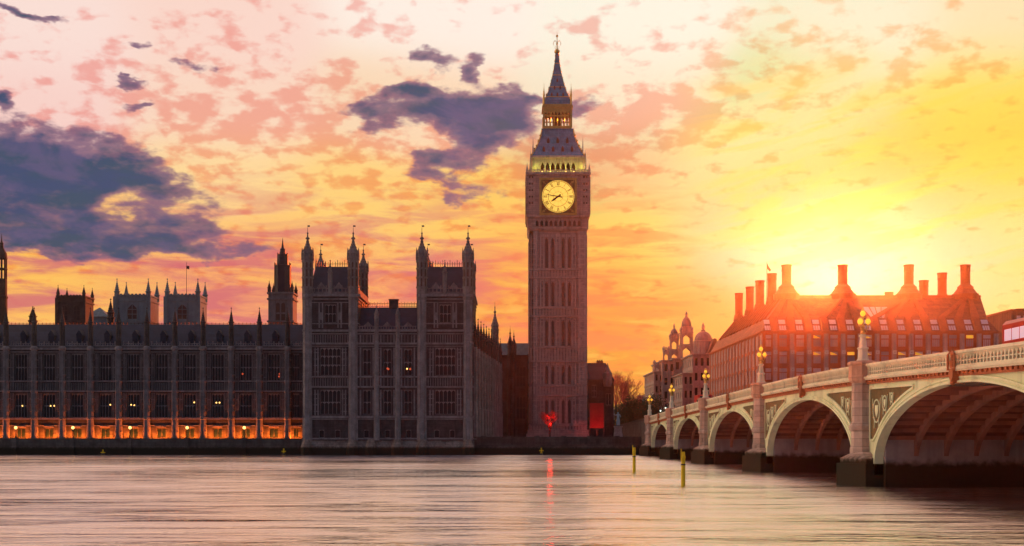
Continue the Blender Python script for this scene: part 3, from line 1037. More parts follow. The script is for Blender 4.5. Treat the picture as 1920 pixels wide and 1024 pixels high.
# turrets
tm = {}
for nm, r_, p1_, pt in (('f', 9.8, 476, 426), ('b', 9.2, 478, 436)):
    q = MB()
    rr = r_ / SP
    z0_ = zp(553) - 1.0
    q.lathe(0, 0, turret_profile(rr, z0_, zp(p1_), zp(pt)), 8)
    for py in (540, 522, 505, 492):
        q.lathe(0, 0, [(rr * 1.10, zp(py)), (rr * 1.10, zp(py) + 0.25)], 8)
    for a in range(8):
        t_ = 2 * pi * a / 8
        q.lathe(rr * 1.1 * cos(t_ + pi / 8), rr * 1.1 * sin(t_ + pi / 8), [(0.13, zp(488)), (0.13, zp(p1_)), (0.02, zp(p1_) + 1.2)], 4)
    q.box(-0.03, 0.45, -0.03, 0.03, zp(pt) + 0.1, zp(pt) + 0.4)
    tm[nm] = mesh_only(q, 'turret', 'stone_mid')
sl_ = MB()
rr = 9.8 / SP
for a in range(8):
    t_ = 2 * pi * a / 8
    x, y = rr * 1.003 * cos(t_), rr * 1.003 * sin(t_)
    tx, ty = -sin(t_), cos(t_)
    for (pa, pb) in ((538, 524), (519, 507), (503, 494)):
        h0, h1 = zp(pa), zp(pb)
        sl_.extrude([(x - tx * 0.16, y - ty * 0.16, h0), (x + tx * 0.16, y + ty * 0.16, h0), (x + tx * 0.16, y + ty * 0.16, h1), (x, y, h1 + 0.3), (x - tx * 0.16, y - ty * 0.16, h1)], (cos(t_) * 0.02, sin(t_) * 0.02, 0))
slm = mesh_only(sl_, 'turret_opening', 'slot')
bt = MB()
rr = 8.2 / SP
bt.lathe(0, 0, [(rr * 1.15, zp(826)), (rr * 1.1, zp(786)), (rr, zp(783)), (rr, zp(646)), (rr * 1.12, zp(645)), (rr * 1.12, zp(641)), (rr * 0.97, zp(640)), (rr * 0.97, zp(562)), (rr * 1.2, zp(557)), (rr * 1.2, zp(552)), (rr, zp(551))], 8)
for py in (812, 800, 772, 760, 748, 736, 724, 712, 700, 686, 672, 660, 632, 612, 600, 588, 576):
    bt.lathe(0, 0, [(rr * 1.07, zp(py)), (rr * 1.07, zp(py) + 0.18)], 8)
for a in range(8):
    t_ = 2 * pi * a / 8 + pi / 8
    bt.tube((rr * 1.07 * cos(t_), rr * 1.07 * sin(t_), zp(784)), (rr * 1.05 * cos(t_), rr * 1.05 * sin(t_), zp(560)), 0.08, n=4)
cbm = mesh_only(bt, 'corner_buttress', 'stone_pale')
for (t0, t1) in towers:
    for (px, dy, k) in ((t0 + 9.4, 0, 'f'), (t1 - 10, 0, 'f'), (t0 + 9.4, 17, 'b'), (t1 - 10, 17, 'b')):
        x = xp(px)
        q = put('corner_turret', tm[k], pav, (x, YP + dy + 0.3, 0))
        put('turret_opening', slm, q, (x, YP + dy + 0.3, 0), scale=(0.94, 0.94, 1) if k == 'b' else None)
        put('corner_buttress', cbm, q, (x, YP + dy + 0.3, 0))
    # parapet with small gables, steep roof with cresting
    b = MB()
    xa, xb = xp(t0 + 19), xp(t1 - 20)
    b.box(xa - 0.3, xb + 0.3, YP - 0.1, YP + 0.15, zp(553), zp(547))
    n_ = 9
    for k in range(n_):
        x = xa + (xb - xa) * (k + 0.5) / n_
        b.box(x - 0.09, x + 0.09, YP - 0.06, YP + 0.1, zp(547), zp(540) + (0.5 if k % 2 else 0))
    b.box(xa, xb, YP - 0.03, YP + 0.07, zp(541.5), zp(540))
    for f_ in (0.25, 0.75):
        x = xa + (xb - xa) * f_
        b.extrude([(x - 0.9, YP - 0.1, zp(540)), (x + 0.9, YP - 0.1, zp(540)), (x, YP - 0.1, zp(529))], (0, 0.2, 0))
    b.lathe((xa + xb) / 2, YP, spike_profile(0.42, zp(553), zp(512), zp(487)), 8)
    b.box(xp(t1) - 0.2, xp(t1) + 0.05, YP + 1.2, YP + 16, zp(553), zp(541))
    b.box(xp(t0) - 0.05, xp(t0) + 0.2, YP + 1.2, YP + 16, zp(553), zp(541))
    b.build('parapet', 'stone_mid', pav)
    b = MB()
    x0, x1 = xp(t0 + 8), xp(t1 - 8)
    z0_, z1_ = zp(551), Z(504, YP + 8)
    y0, y1 = YP + 1.5, YP + 15.5
    b.rings([[(x0, y0, z0_), (x1, y0, z0_), (x1, y1, z0_), (x0, y1, z0_)],
             [(x0 + 1.0, y0 + 3.6, z1_), (x1 - 1.0, y0 + 3.6, z1_), (x1 - 1.0, y1 - 3.6, z1_), (x0 + 1.0, y1 - 3.6, z1_)]])
    rf = b.build('tower_roof', 'slate', pav)
    b = MB()
    for k in range(16):
        x = x0 + 1.1 + (x1 - x0 - 2.2) * k / 15
        b.box(x - 0.05, x + 0.05, y0 + 3.7, y0 + 3.8, z1_, z1_ + 1.0 + (0.35 if k % 3 == 0 else 0))
    b.box(x0 + 1.0, x1 - 1.0, y0 + 3.72, y0 + 3.78, z1_ + 0.55, z1_ + 0.63)
    for x in (x0 + 1.0, x1 - 1.0):
        b.tube((x, y0 + 3.75, z1_), (x, y0 + 3.75, z1_ + 2.3), 0.09, 0.03)
    b.build('roof_cresting', 'dark_metal', rf)

# lower middle roof
b = MB()
x0, x1 = xp(672), xp(781.5)
z0_, z1_ = zp(622), Z(577, YP + 5)
b.extrude([(x0, YP + 0.8, z0_), (x0, YP + 4.6, z1_), (x0, YP + 6.4, z1_), (x0, YP + 11, z0_)], (x1 - x0, 0, 0))
mr = b.build('middle_roof', 'slate', pav)
b = MB()
n_ = 34
for k in range(n_):
    x = x0 + (x1 - x0) * (k + 0.5) / n_
    b.box(x - 0.04, x + 0.04, YP + 5.4, YP + 5.5, z1_, z1_ + 0.95 + (0.2 if k % 2 else 0))
b.box(x0, x1, YP + 5.42, YP + 5.48, z1_ + 0.75, z1_ + 0.85)
b.box(x0, x1, YP + 5.42, YP + 5.48, z1_ + 0.25, z1_ + 0.32)
b.build('roof_cresting', 'dark_metal', mr)
b = MB()
yc = YP + 5.0
b.box(X(730, yc), X(747, yc), yc - 0.6, yc + 0.6, z1_ - 1.0, Z(563, yc))
b.box(X(729, yc), X(748, yc), yc - 0.7, yc + 0.7, Z(563, yc), Z(561.5, yc))
b.build('chimney', 'stone', mr)
b = MB()
b.box(x0, x1, YP - 0.1, YP + 0.15, zp(622), zp(617))
for k in range(22):
    x = x0 + (x1 - x0) * (k + 0.5) / 22
    b.box(x - 0.09, x + 0.09, YP - 0.06, YP + 0.1, zp(617), zp(611.5))
b.box(x0, x1, YP - 0.03, YP + 0.07, zp(612.5), zp(611))
for px in (706, 746):
    b.lathe(xp(px), YP - 0.05, spike_profile(0.42, zp(640), zp(590), zp(572)), 8)
for px in (690, 726, 765):
    b.extrude([(xp(px) - 0.8, YP - 0.1, zp(611)), (xp(px) + 0.8, YP - 0.1, zp(611)), (xp(px), YP - 0.1, zp(603))], (0, 0.2, 0))
b.build('parapet', 'stone_mid', pav)
for px in (706.5, 746):
    b = MB()
    rr = 0.5
    b.lathe(xp(px), YP - 0.15, [(rr * 1.15, zp(826)), (rr * 1.1, zp(786)), (rr, zp(783)), (rr * 0.9, zp(640))], 8)
    for py in (772, 748, 724, 700, 672, 655):
        b.lathe(xp(px), YP - 0.15, [(rr * 1.2, zp(py)), (rr * 1.2, zp(py) + 0.2)], 8)
    b.build('buttress', 'stone_pale', pav)

# ------------------------------------------------------------------ north range, running back from the pavilion
A_ = Vector((xp(887.5) + 0.05, YP + 3.2))
B_ = Vector((X(936.5, 309), 309.0))
L_ = (B_ - A_).length
u_ = ((B_ - A_) / L_)
u_ = (u_.x, u_.y)
in_ = (-u_[1], u_[0])
rzn = atan2(u_[1], u_[0])
nr = thing('palace_side_range', (A_.x, A_.y, GROUND), 'narrow receding palace front of pale framed windows between twin towers and clock tower', 'palace wing')
NB = 10
bw = L_ / NB
ze = 21.0
ops = []
for k in range(NB):
    c = bw * (k + 0.5)
    ops += [(c - 1.5, c + 1.5, 5.0, 8.6), (c - 1.5, c + 1.5, 9.8, 14.2), (c - 1.5, c + 1.5, 15.2, 19.6)]
b = MB()
o = (A_.x, A_.y)
facade(b, o, u_, L_, 2.9, ze, ops, 0.5)
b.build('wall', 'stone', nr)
b = MB()
for z in (4.2, 9.0, 14.6, 20.3):
    b.obox(o, u_, 0.02, L_, -0.25, 0, z, z + 0.3)
b.obox(o, u_, 0.02, L_, -0.1, 0.2, ze, ze + 1.0)
b.build('string_course', 'stone_pale', nr)
b = MB()
b.poly([(A_.x, A_.y, 2.9), (A_.x + in_[0] * 9, A_.y + in_[1] * 9, 2.9), (A_.x + in_[0] * 9, A_.y + in_[1] * 9, ze), (A_.x, A_.y, ze)])
b.poly([(B_.x, B_.y, 2.9), (B_.x + in_[0] * 9, B_.y + in_[1] * 9, 2.9), (B_.x + in_[0] * 9, B_.y + in_[1] * 9, ze), (B_.x, B_.y, ze)])
b.build('end_wall', 'stone', nr)
b = MB()
b.obox(o, u_, 0.1, L_ - 0.1, 0.62, 0.8, 3, ze - 0.2)
b.build('inner_wall', 'slot', nr)
b = MB()
p = lambda a, d, z: (A_.x + u_[0] * a + in_[0] * d, A_.y + u_[1] * a + in_[1] * d, z)
b.extrude([p(0.2, 0.5, ze), p(0.2, 4.5, ze + 5.0), p(0.2, 8.5, ze)], (u_[0] * (L_ - 0.2), u_[1] * (L_ - 0.2), 0))
b.build('roof', 'slate', nr)
nf = [tracery_mesh('tracery', 3.0, h, 4, [0.5], M['stone_pale'], t=0.16) for h in (3.6, 4.4)]
npn = [pane_mesh('window', 3.0, h, M['glass']) for h in (3.6, 4.4)]
for k in range(NB):
    for (z, i) in ((5.0, 0), (9.8, 1), (15.2, 1)):
        q = p(bw * (k + 0.5), 0.34, z)
        w = put('window', npn[i], nr, q, rzn)
        tr = put('tracery', nf[i], w, q)
        tr.location = (0, -0.18, 0)
for k in range(NB + 1):
    b = MB()
    q = p(bw * k, -0.2, 0)
    b.lathe(q[0], q[1], [(0.65, 2.9), (0.6, 9), (0.5, 9.3), (0.45, ze)], 8)
    for z in (6, 7.5, 11, 12.5, 16, 17.5, 19):
        b.lathe(q[0], q[1], [(0.62, z), (0.62, z + 0.2)], 8)
    bu = b.build('buttress', 'stone_pale', nr)
    b = MB()
    b.lathe(q[0], q[1], spike_profile(0.42, ze, ze + 2.6, ze + 6.2), 8)
    b.build('pinnacle', 'stone', bu)
b = MB()
q = (X(928, 303), 303.0)
b.lathe(q[0], q[1], turret_profile(0.85, ze - 1, Z(612, 303), Z(566, 303)), 8)
for py in (650, 636, 624):
    b.lathe(q[0], q[1], [(0.95, Z(py, 303)), (0.95, Z(py, 303) + 0.25)], 8)
b.build('corner_turret', 'stone_mid', nr)

# ------------------------------------------------------------------ link building left of the clock tower
YL = 313.0
lk = thing('palace_link', (X(966, YL), YL, GROUND), 'dark recessed gothic building with blue green roof against the clock tower left side', 'palace wing')
zl = lambda py: Z(py, YL)
xl = lambda px: X(px, YL)
b = MB()
x0 = xl(920)
ops = [(xl(968) - x0, xl(986) - x0, zl(725), zl(687)), (xl(968) - x0, xl(986) - x0, zl(786), zl(743))]
facade(b, (x0, YL), (1, 0), xl(999) - x0, 3.0, zl(666), ops, 0.5)
for py in (668, 733, 738, 792):
    b.box(x0, xl(999), YL - 0.25, YL, zl(py), zl(py) + 0.3)
for px in (954, 962, 992):
    b.lathe(xl(px), YL - 0.1, [(0.5, 3), (0.5, zl(740)), (0.4, zl(738)), (0.4, zl(664))], 8)
for px in (965, 989):
    b.box(xl(px) - 0.08, xl(px) + 0.08, YL - 0.2, YL, zl(790), zl(670))
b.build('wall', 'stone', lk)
b = MB()
b.box(x0 + 0.1, xl(998), YL + 0.6, YL + 0.8, 3, zl(670))
b.build('inner_wall', 'slot', lk)
b = MB()
b.extrude([(x0, YL + 0.4, zl(668)), (x0, YL + 3.0, zl(642)), (x0, YL + 6, zl(642)), (x0, YL + 9, zl(668))], (xl(997) - x0, 0, 0))
b.build('roof', 'copper', lk)
for py in (725, 786):
    h = zl(687) - zl(725) if py == 725 else zl(743) - zl(786)
    w = put('window', pane_mesh('window', xl(986) - xl(968), h, M['glass']), lk, (xl(977), YL + 0.32, zl(py)))
    put('tracery', tracery_mesh('tracery', xl(986) - xl(968), h, 3, [0.5], M['stone']), w, (xl(977), YL + 0.14, zl(py)))
for (px, tp, pb) in ((956.5, 611, 645), (963.5, 619, 648)):
    b = MB()
    b.lathe(xl(px), YL - 0.1, turret_profile(0.62, zl(668), zl(pb), zl(tp)), 8)
    b.build('pinnacle', 'stone', lk)
put('window_lamp', lampd, lk, (xl(939), YL - 0.3, zl(775)))


# ------------------------------------------------------------------ clock tower
YT, TX, TY = 310.0, X(1046.4, 310), 317.0
zt_ = lambda py: Z(py, YT)
zc_ = lambda py: Z(py, TY)
U4 = [(1, 0), (0, 1), (-1, 0), (0, -1)]


def box4(b, a0, a1, d0, d1, z0, z1, faces=(0, 1, 2, 3)):
    """same box on the four faces of the tower; d = distance from the axis"""
    for k in faces:
        b.obox((TX, TY), U4[k], a0, a1, -d1, -d0, z0, z1)


ct = thing('clock_tower', (TX, TY, GROUND), 'very tall square stone clock tower with a glowing clock face and a pointed iron spire', 'clock tower')
b = MB()
H = 6.9
b.box(TX - 6.45, TX + 6.45, TY - 6.45, TY + 6.45, 2.0, zt_(432))
tiers = [(505, 438), (577, 521), (651, 593), (723, 678), (797, 742)]
bands = [(521, 505), (593, 577), (678, 651), (742, 723), (812, 797)]
for s in (-1, 1):
    for (q0, q1, d) in ((4.75, 6.9, 6.9),):
        a0, a1 = sorted((s * q0, s * q1))
        box4(b, a0, a1, 6.0, d - (0.02 if s > 0 else 0), 2.0, zt_(430))
for (lo, hi) in bands:
    box4(b, -7.0, 7.0, 6.0, 7.05, zt_(lo) - 0.15, zt_(lo) + 0.28, (0, 2))
    box4(b, -7.04, 7.04, 6.0, 7.02, zt_(lo) - 0.14, zt_(lo) + 0.27, (1, 3))
    box4(b, -7.0, 7.0, 6.0, 7.05, zt_(hi) - 0.2, zt_(hi) + 0.25, (0, 2))
    box4(b, -7.04, 7.04, 6.0, 7.02, zt_(hi) - 0.19, zt_(hi) + 0.24, (1, 3))
b.box(TX - 7.3, TX + 7.3, TY - 7.3, TY + 7.3, 1.5, zt_(806))
# weathered plinth
b.box(TX - 7.6, TX + 7.6, TY - 7.6, TY + 7.6, 1.5, zt_(813))
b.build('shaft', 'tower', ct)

b = MB()
for (lo, hi) in tiers:
    for a in (-4.2, -3.45, -2.05, -0.45, 0.45, 2.05, 3.45, 4.2):
        box4(b, a - 0.13, a + 0.13, 6.4, 6.85, zt_(lo) + 0.25, zt_(hi) - 0.15)
    for a in (-5.85,  5.85):
        for q in (-0.62, 0.62):
            box4(b, a + q - 0.1, a + q + 0.1, 6.8, 7.03, zt_(lo) + 0.4, zt_(hi) - 0.3)
    # pointed heads over the slots
    for a in (-3.83, -2.75, -1.25, 0.0, 1.25, 2.75, 3.83):
        box4(b, a - 0.42, a + 0.42, 6.4, 6.66, zt_(hi) - 0.75, zt_(hi) - 0.2)
    n = int((zt_(hi) - zt_(lo)) / 1.1)
    for k in range(1, n):
        z = zt_(lo) + (zt_(hi) - zt_(lo)) * k / n
        for a in (-3.83, 3.83, 0.0):
            box4(b, a - 0.34, a + 0.34, 6.4, 6.6, z - 0.07, z + 0.07)
        for a in (-5.85, 5.85):
            box4(b, a - 0.5, a + 0.5, 6.8, 6.97, z - 0.08, z + 0.08)
for (lo, hi) in bands:
    h0, h1 = zt_(lo) + 0.3, zt_(hi) - 0.2
    for k in range(-9, 10):
        a = k * 0.72
        box4(b, a - 0.13, a + 0.13, 6.85, 7.0 if abs(a) < 4.7 else 7.04, h0, h1)
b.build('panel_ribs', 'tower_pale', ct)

slit = {}
for (lo, hi) in tiers:
    h = zt_(hi) - zt_(lo) - 1.3
    w_ = MB()
    w_.extrude([(-0.33, 0, 0), (0.33, 0, 0), (0.33, 0, h - 0.5), (0, 0, h), (-0.33, 0, h - 0.5)], (0, 0.10, 0))
    me = mesh_only(w_, 'slit_window', 'slit')
    for a in (-2.75, -1.25, 1.25, 2.75):
        for k, rz in ((0, 0), (1, pi / 2), (3, -pi / 2)):
            u = U4[k]
            inn = (-u[1], u[0])
            put('slit_window', me, ct, (TX + u[0] * a - inn[0] * 6.53, TY + u[1] * a - inn[1] * 6.53, zt_(lo) + 0.4), rz)

# arcade under the clock, clock stage
b = MB()
b.rings([[(TX + sx * h, TY + sy * h, z) for sx, sy in ((-1, -1), (1, -1), (1, 1), (-1, 1))] for (h, z) in
         ((6.9, zt_(433)), (7.25, zt_(429)), (7.25, zt_(426)), (7.0, zt_(425)), (7.0, zt_(410)), (7.6, zt_(407)), (7.6, zt_(404)), (7.35, zt_(403)), (7.35, zt_(331)), (7.8, zt_(328)), (7.8, zt_(324)), (7.3, zt_(323)))])
for s in (-1, 1):
    a0, a1 = sorted((s * 5.35, s * 7.62))
    box4(b, a0, a1, 7.0, 7.62, zt_(403), zt_(331), (0, 2))
    a0, a1 = sorted((s * 5.35, s * 7.60))
    box4(b, a0, a1, 7.0, 7.62, zt_(403), zt_(331), (1, 3))
for k in range(-6, 7):
    a = k * 1.12
    box4(b, a - 0.2, a + 0.2, 6.9, 7.3, zt_(425), zt_(410))
for s in (-1, 1):
    for q in (4.6, 5.1):
        a = s * q
        box4(b, a - 0.14, a + 0.14, 7.3, 7.62, zt_(402), zt_(332))
    for py in (392, 380, 368, 356, 344):
        a0, a1 = sorted((s * 5.8, s * 7.2))
        box4(b, a0, a1, 7.5, 7.72, zt_(py), zt_(py) + 0.3)
    for q in (5.6, 6.5, 7.4):
        a = s * q
        box4(b, a - 0.12, a + 0.12, 7.55, 7.75, zt_(402), zt_(332))
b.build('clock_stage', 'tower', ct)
nb = MB()
nb.extrude([(-0.32, 0, 0), (0.32, 0, 0), (0.32, 0, 1.0), (0, 0, 1.4), (-0.32, 0, 1.0)], (0, 0.1, 0))
nme = mesh_only(nb, 'niche', 'slot')
for k in range(-5, 5):
    put('niche', nme, ct, (TX + (k + 0.5) * 1.12, TY - 7.03, zt_(424)))
nb = MB()
nb.box(-0.5, 0.5, 0, 0.1, 0, 0.6)
nme = mesh_only(nb, 'niche', 'slot')
for s in (-1, 1):
    for py in (386, 374, 362, 350, 338):
        put('niche', nme, ct, (TX + s * 6.5, TY - 7.64, zt_(py) + 0.35))

# the clock face: square gilt frame, dial, black ironwork, numerals, hands
ROM = ['XII', 'I', 'II', 'III', 'IV', 'V', 'VI', 'VII', 'VIII', 'IX', 'X', 'XI']
R = 3.88
zc = zt_(369.3)
fr = MB()          # modelled with the face towards -Y at y = 0, centre at the origin
for k in range(24):
    pass
for (h0, h1, y0) in ((3.98, 4.28, -0.34), (4.28, 4.5, -0.22)):
    fr.box(-h1, -h0, y0, 0.1, -h1, h1)
    fr.box(h0, h1, y0, 0.1, -h1, h1)
    fr.box(-h0, h0, y0 + 0.004, 0.1, h0, h1)
    fr.box(-h0, h0, y0 + 0.004, 0.1, -h1, -h0)
for sx in (-1, 1):
    for sz in (-1, 1):
        fr.lathe(0, 0, [(0.01, 0), (0.01, 0.01)], 4)
        for (q, r0) in ((3.45, 0.30), (3.05, 0.16), (3.72, 0.14)):
            c = (sx * q, sz * q)
            ring = [(c[0] + r0 * cos(2 * pi * k / 10), -0.2, c[1] + r0 * sin(2 * pi * k / 10)) for k in range(10)]
            fr.extrude(ring, (0, 0.25, 0))
segs = 48
ro, ri = R + 0.16, R
for k in range(segs):
    t0, t1 = 2 * pi * k / segs, 2 * pi * (k + 1) / segs
    fr.extrude([(ri * cos(t0), -0.3, ri * sin(t0)), (ro * cos(t0), -0.3, ro * sin(t0)), (ro * cos(t1), -0.3, ro * sin(t1)), (ri * cos(t1), -0.3, ri * sin(t1))], (0, 0.35, 0))
frame_me = mesh_only(fr, 'clock_frame', 'gilt')
sp = MB()
sp.box(-3.98, 3.98, -0.02, 0.1, -3.98, 3.98)
back_me = mesh_only(sp, 'spandrel_panel', 'spandrel_gold')
di = MB()
di.extrude([(R * cos(2 * pi * k / 64), -0.12, R * sin(2 * pi * k / 64)) for k in range(64)], (0, 0.09, 0))
dial_me = mesh_only(di, 'dial', 'dial')
nu = MB()


def ring_flat(mb, r0, r1, y0, y1, n=64):
    for k in range(n):
        t0, t1 = 2 * pi * k / n, 2 * pi * (k + 1) / n
        mb.extrude([(r0 * cos(t0), y0, r0 * sin(t0)), (r1 * cos(t0), y0, r1 * sin(t0)), (r1 * cos(t1), y0, r1 * sin(t1)), (r0 * cos(t1), y0, r0 * sin(t1))], (0, y1 - y0, 0))


ring_flat(nu, R * 0.93, R * 0.955, -0.16, -0.13)
ring_flat(nu, R * 0.60, R * 0.625, -0.16, -0.13)
for k in range(60):
    t = 2 * pi * k / 60
    w = 0.03
    nu.extrude([(R * 0.955 * cos(t) - w * sin(t), -0.16, R * 0.955 * sin(t) + w * cos(t)), (R * cos(t) - w * sin(t), -0.16, R * sin(t) + w * cos(t)),
                (R * cos(t) + w * sin(t), -0.16, R * sin(t) - w * cos(t)), (R * 0.955 * cos(t) + w * sin(t), -0.16, R * 0.955 * sin(t) - w * cos(t))], (0, 0.03, 0))


def stroke(mb, p, q, w, y0, y1):
    d = Vector((q[0] - p[0], q[1] - p[1])).normalized()
    nx, nz = -d.y * w, d.x * w
    mb.extrude([(p[0] + nx, y0, p[1] + nz), (q[0] + nx, y0, q[1] + nz), (q[0] - nx, y0, q[1] - nz), (p[0] - nx, y0, p[1] - nz)], (0, y1 - y0, 0))


for k in range(12):
    ang = pi / 2 - 2 * pi * k / 12
    cw = ROM[k]
    adv = {'I': 0.20, 'V': 0.36, 'X': 0.38}
    tot = sum(adv[c] for c in cw)
    x = -tot / 2
    for c in cw:
        xm = x + adv[c] / 2
        h0, h1 = R * 0.68, R * 0.90
        tr = lambda lx, r: (r * cos(ang) + lx * sin(ang), r * sin(ang) - lx * cos(ang))
        if c == 'I':
            stroke(nu, tr(xm, h0), tr(xm, h1), 0.055, -0.165, -0.13)
        elif c == 'V':
            stroke(nu, tr(xm, h0), tr(xm - 0.14, h1), 0.06, -0.165, -0.13)
            stroke(nu, tr(xm, h0), tr(xm + 0.14, h1), 0.035, -0.168, -0.13)
        else:
            stroke(nu, tr(xm - 0.14, h1), tr(xm + 0.14, h0), 0.06, -0.165, -0.13)
            stroke(nu, tr(xm - 0.14, h0), tr(xm + 0.14, h1), 0.035, -0.168, -0.13)
        x += adv[c]
    stroke(nu, (R * 0.30 * cos(ang), R * 0.30 * sin(ang)), (R * 0.60 * cos(ang), R * 0.60 * sin(ang)), 0.022, -0.15, -0.13)
    a2 = ang + pi / 12
    stroke(nu, (R * 0.64 * cos(a2), R * 0.64 * sin(a2)), (R * 0.93 * cos(a2), R * 0.93 * sin(a2)), 0.02, -0.15, -0.13)
ring_flat(nu, R * 0.285, R * 0.30, -0.155, -0.13, 32)
num_me = mesh_only(nu, 'numeral_ring', 'dial_dark')


def hand_mesh(name, ang_deg, length, tail, w):
    t = radians(90 - ang_deg)
    d = (cos(t), sin(t))
    n = (-d[1], d[0])
    P = lambda l, s: (d[0] * l + n[0] * s, -0.22, d[1] * l + n[1] * s)
    h = MB()
    h.extrude([P(-tail, w * 1.3), P(-tail, -w * 1.3), P(0, -w), P(length * 0.6, -w * (1.5 if name == 'hour_hand' else 0.8)), P(length, -0.02), P(length, 0.02), P(length * 0.6, w * (1.5 if name == 'hour_hand' else 0.8)), P(0, w)], (0, 0.04, 0))
    h.extrude([(0.24 * cos(2 * pi * k / 12), -0.24, 0.24 * sin(2 * pi * k / 12)) for k in range(12)], (0, 0.06, 0))
    return mesh_only(h, name, 'dial_dark')


hh, mh = hand_mesh('hour_hand', 234, 2.15, 0.75, 0.17), hand_mesh('minute_hand', 280, 3.45, 1.0, 0.12)
for k, rz in ((0, 0), (1, pi / 2), (3, -pi / 2)):
    u = U4[k]
    inn = (-u[1], u[0])
    c = (TX - inn[0] * 7.42, TY - inn[1] * 7.42, zc)
    cf = put('clock_face', dial_me, ct, c, rz)
    for nm, me in (('clock_frame', frame_me), ('spandrel_panel', back_me), ('numeral_ring', num_me), ('hour_hand', hh), ('minute_hand', mh)):
        s_ = put(nm, me, cf, c)

# belfry above the clock
b = MB()
zb0, zb1 = zt_(324), zt_(295)
hb = 6.2
box4(b, -hb, -4.4, hb - 1.6, hb, zb0, zb1)
for s in (1,):
    box4(b, 4.4, hb - 0.02, hb - 1.6, hb - 0.01, zb0, zb1 - 0.005)
for k in range(-3, 5):
    a = (k - 0.5) * 1.24
    box4(b, a - 0.17, a + 0.17, hb - 0.9, hb + 0.06, zb0, zb1)
box4(b, -4.4, 4.4, hb - 0.9, hb - 0.05, zb1 - 0.9, zb1)
box4(b, -4.4, 4.4, hb - 0.9, hb - 0.05, zb0, zb0 + 0.7)
for k in range(-3, 4):          # pointed heads
    a = k * 1.24
    for s in (-1, 1):
        for f_ in (0, 1, 2, 3):
            u = U4[f_]
            inn = (-u[1], u[0])
            q = lambda aa, d, z: (TX + u[0] * aa - inn[0] * d, TY + u[1] * aa - inn[1] * d, z)
            b.extrude([q(a + s * 0.45, hb - 0.08, zb1 - 0.9), q(a + s * 0.45, hb - 0.08, zb1 - 1.9), q(a, hb - 0.08, zb1 - 0.9)], (inn[0] * 0.5, inn[1] * 0.5, 0))
for k in range(-10, 11):
    a = k * 0.7
    box4(b, a - 0.1, a + 0.1, 7.2, 7.4, zt_(323), zt_(319) + (0.4 if k % 2 else 0))
box4(b, -7.4, 7.4, 7.25, 7.35, zt_(320), zt_(319))
b.box(TX - 6.7, TX + 6.7, TY - 6.7, TY + 6.7, zb1, zb1 + 0.5)
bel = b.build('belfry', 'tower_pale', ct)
b = MB()
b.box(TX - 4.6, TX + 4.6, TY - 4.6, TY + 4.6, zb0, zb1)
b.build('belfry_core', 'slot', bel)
for (dx, dy) in ((0, -6.85), (-1.9, -6.85), (1.9, -6.85), (-3.8, -6.85), (3.8, -6.85), (-5.6, -6.85), (5.6, -6.85)):
    ld = bpy.data.lights.new('belfry_lamp', 'POINT')
    ld.energy = 38
    ld.color = (0.80, 0.95, 0.08)
    ld.shadow_soft_size = 0.2
    lo = bpy.data.objects.new('belfry_lamp', ld)
    COL.objects.link(lo)
    lo.parent = ct
    lo.location = Vector((TX + dx, TY + dy - 0.28, zb0 + 1.5)) - Vector(ct.location)
    q = MB()
    q.ball((TX + dx, TY + dy, zb0 + 0.3), 0.13)
    q.build('floodlamp', 'bulb', ct)

# pinnacles at the corners
for (a, r_, pb, pm, pt) in ((7.45, 0.30, 329, 320, 306), (6.6, 0.20, 322, 300, 280), (6.0, 0.13, 292, 275, 250)):
    for sx in (-1, 1):
        for sy in (-1, 1):
            b = MB()
            b.lathe(TX + sx * a, TY + sy * a, spike_profile(r_, zt_(pb), zt_(pm), zt_(pt)), 8)
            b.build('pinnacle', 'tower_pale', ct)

# lower iron roof
b = MB()
sq = lambda h, z: [(TX + sx * h, TY + sy * h, z) for sx, sy in ((-1, -1), (1, -1), (1, 1), (-1, 1))]
zr0, zr1 = zt_(292.5), Z(241, 313)
prof = [(6.55, zr0), (6.45, zr0 + 0.2), (5.75, zr0 + 1.35), (5.1, zr0 + 2.7), (4.6, zr0 + 4.0), (4.15, zr0 + 5.4), (3.85, zr1 - 0.3), (3.95, zr1 - 0.2), (3.95, zr1)]
b.rings([sq(h, z) for (h, z) in prof])
lr = b.build('lower_roof', 'iron_roof', ct)
dm = MB()
dm.extrude([(-0.32, 0, 0), (0.32, 0, 0), (0.32, 0, 0.8), (0, 0, 1.45), (-0.32, 0, 0.8)], (0, 0.9, 0))
dme = mesh_only(dm, 'dormer', 'dormer')
dk = MB()
dk.extrude([(-0.18, -0.03, 0.1), (0.18, -0.03, 0.1), (0.18, -0.03, 0.7), (0, -0.03, 1.1), (-0.18, -0.03, 0.7)], (0, 0.04, 0))
dke = mesh_only(dk, 'dormer_opening', 'slot')
for (z, h, offs) in ((zr0 + 1.3, 5.8, (-3.4, -1.15, 1.15, 3.4)), (zr0 + 3.6, 4.8, (-2.3, 0, 2.3))):
    for a in offs:
        for k, rz in ((0, 0), (1, pi / 2), (3, -pi / 2)):
            u = U4[k]
            inn = (-u[1], u[0])
            d = put('dormer', dme, lr, (TX + u[0] * a - inn[0] * h, TY + u[1] * a - inn[1] * h, z), rz)
b = MB()
for (sx, sy) in ((-1, -1), (1, -1), (1, 1), (-1, 1)):
    for i in range(1, 6):
        (h, z), (h2, z2) = prof[i], prof[i + 1]
        b.tube((TX + sx * h, TY + sy * h, z), (TX + sx * h2, TY + sy * h2, z2), 0.13, n=5)
        b.ball((TX + sx * h, TY + sy * h, z + 0.2), 0.3, 6, 5)
b.build('roof_crockets', 'gilt', lr)

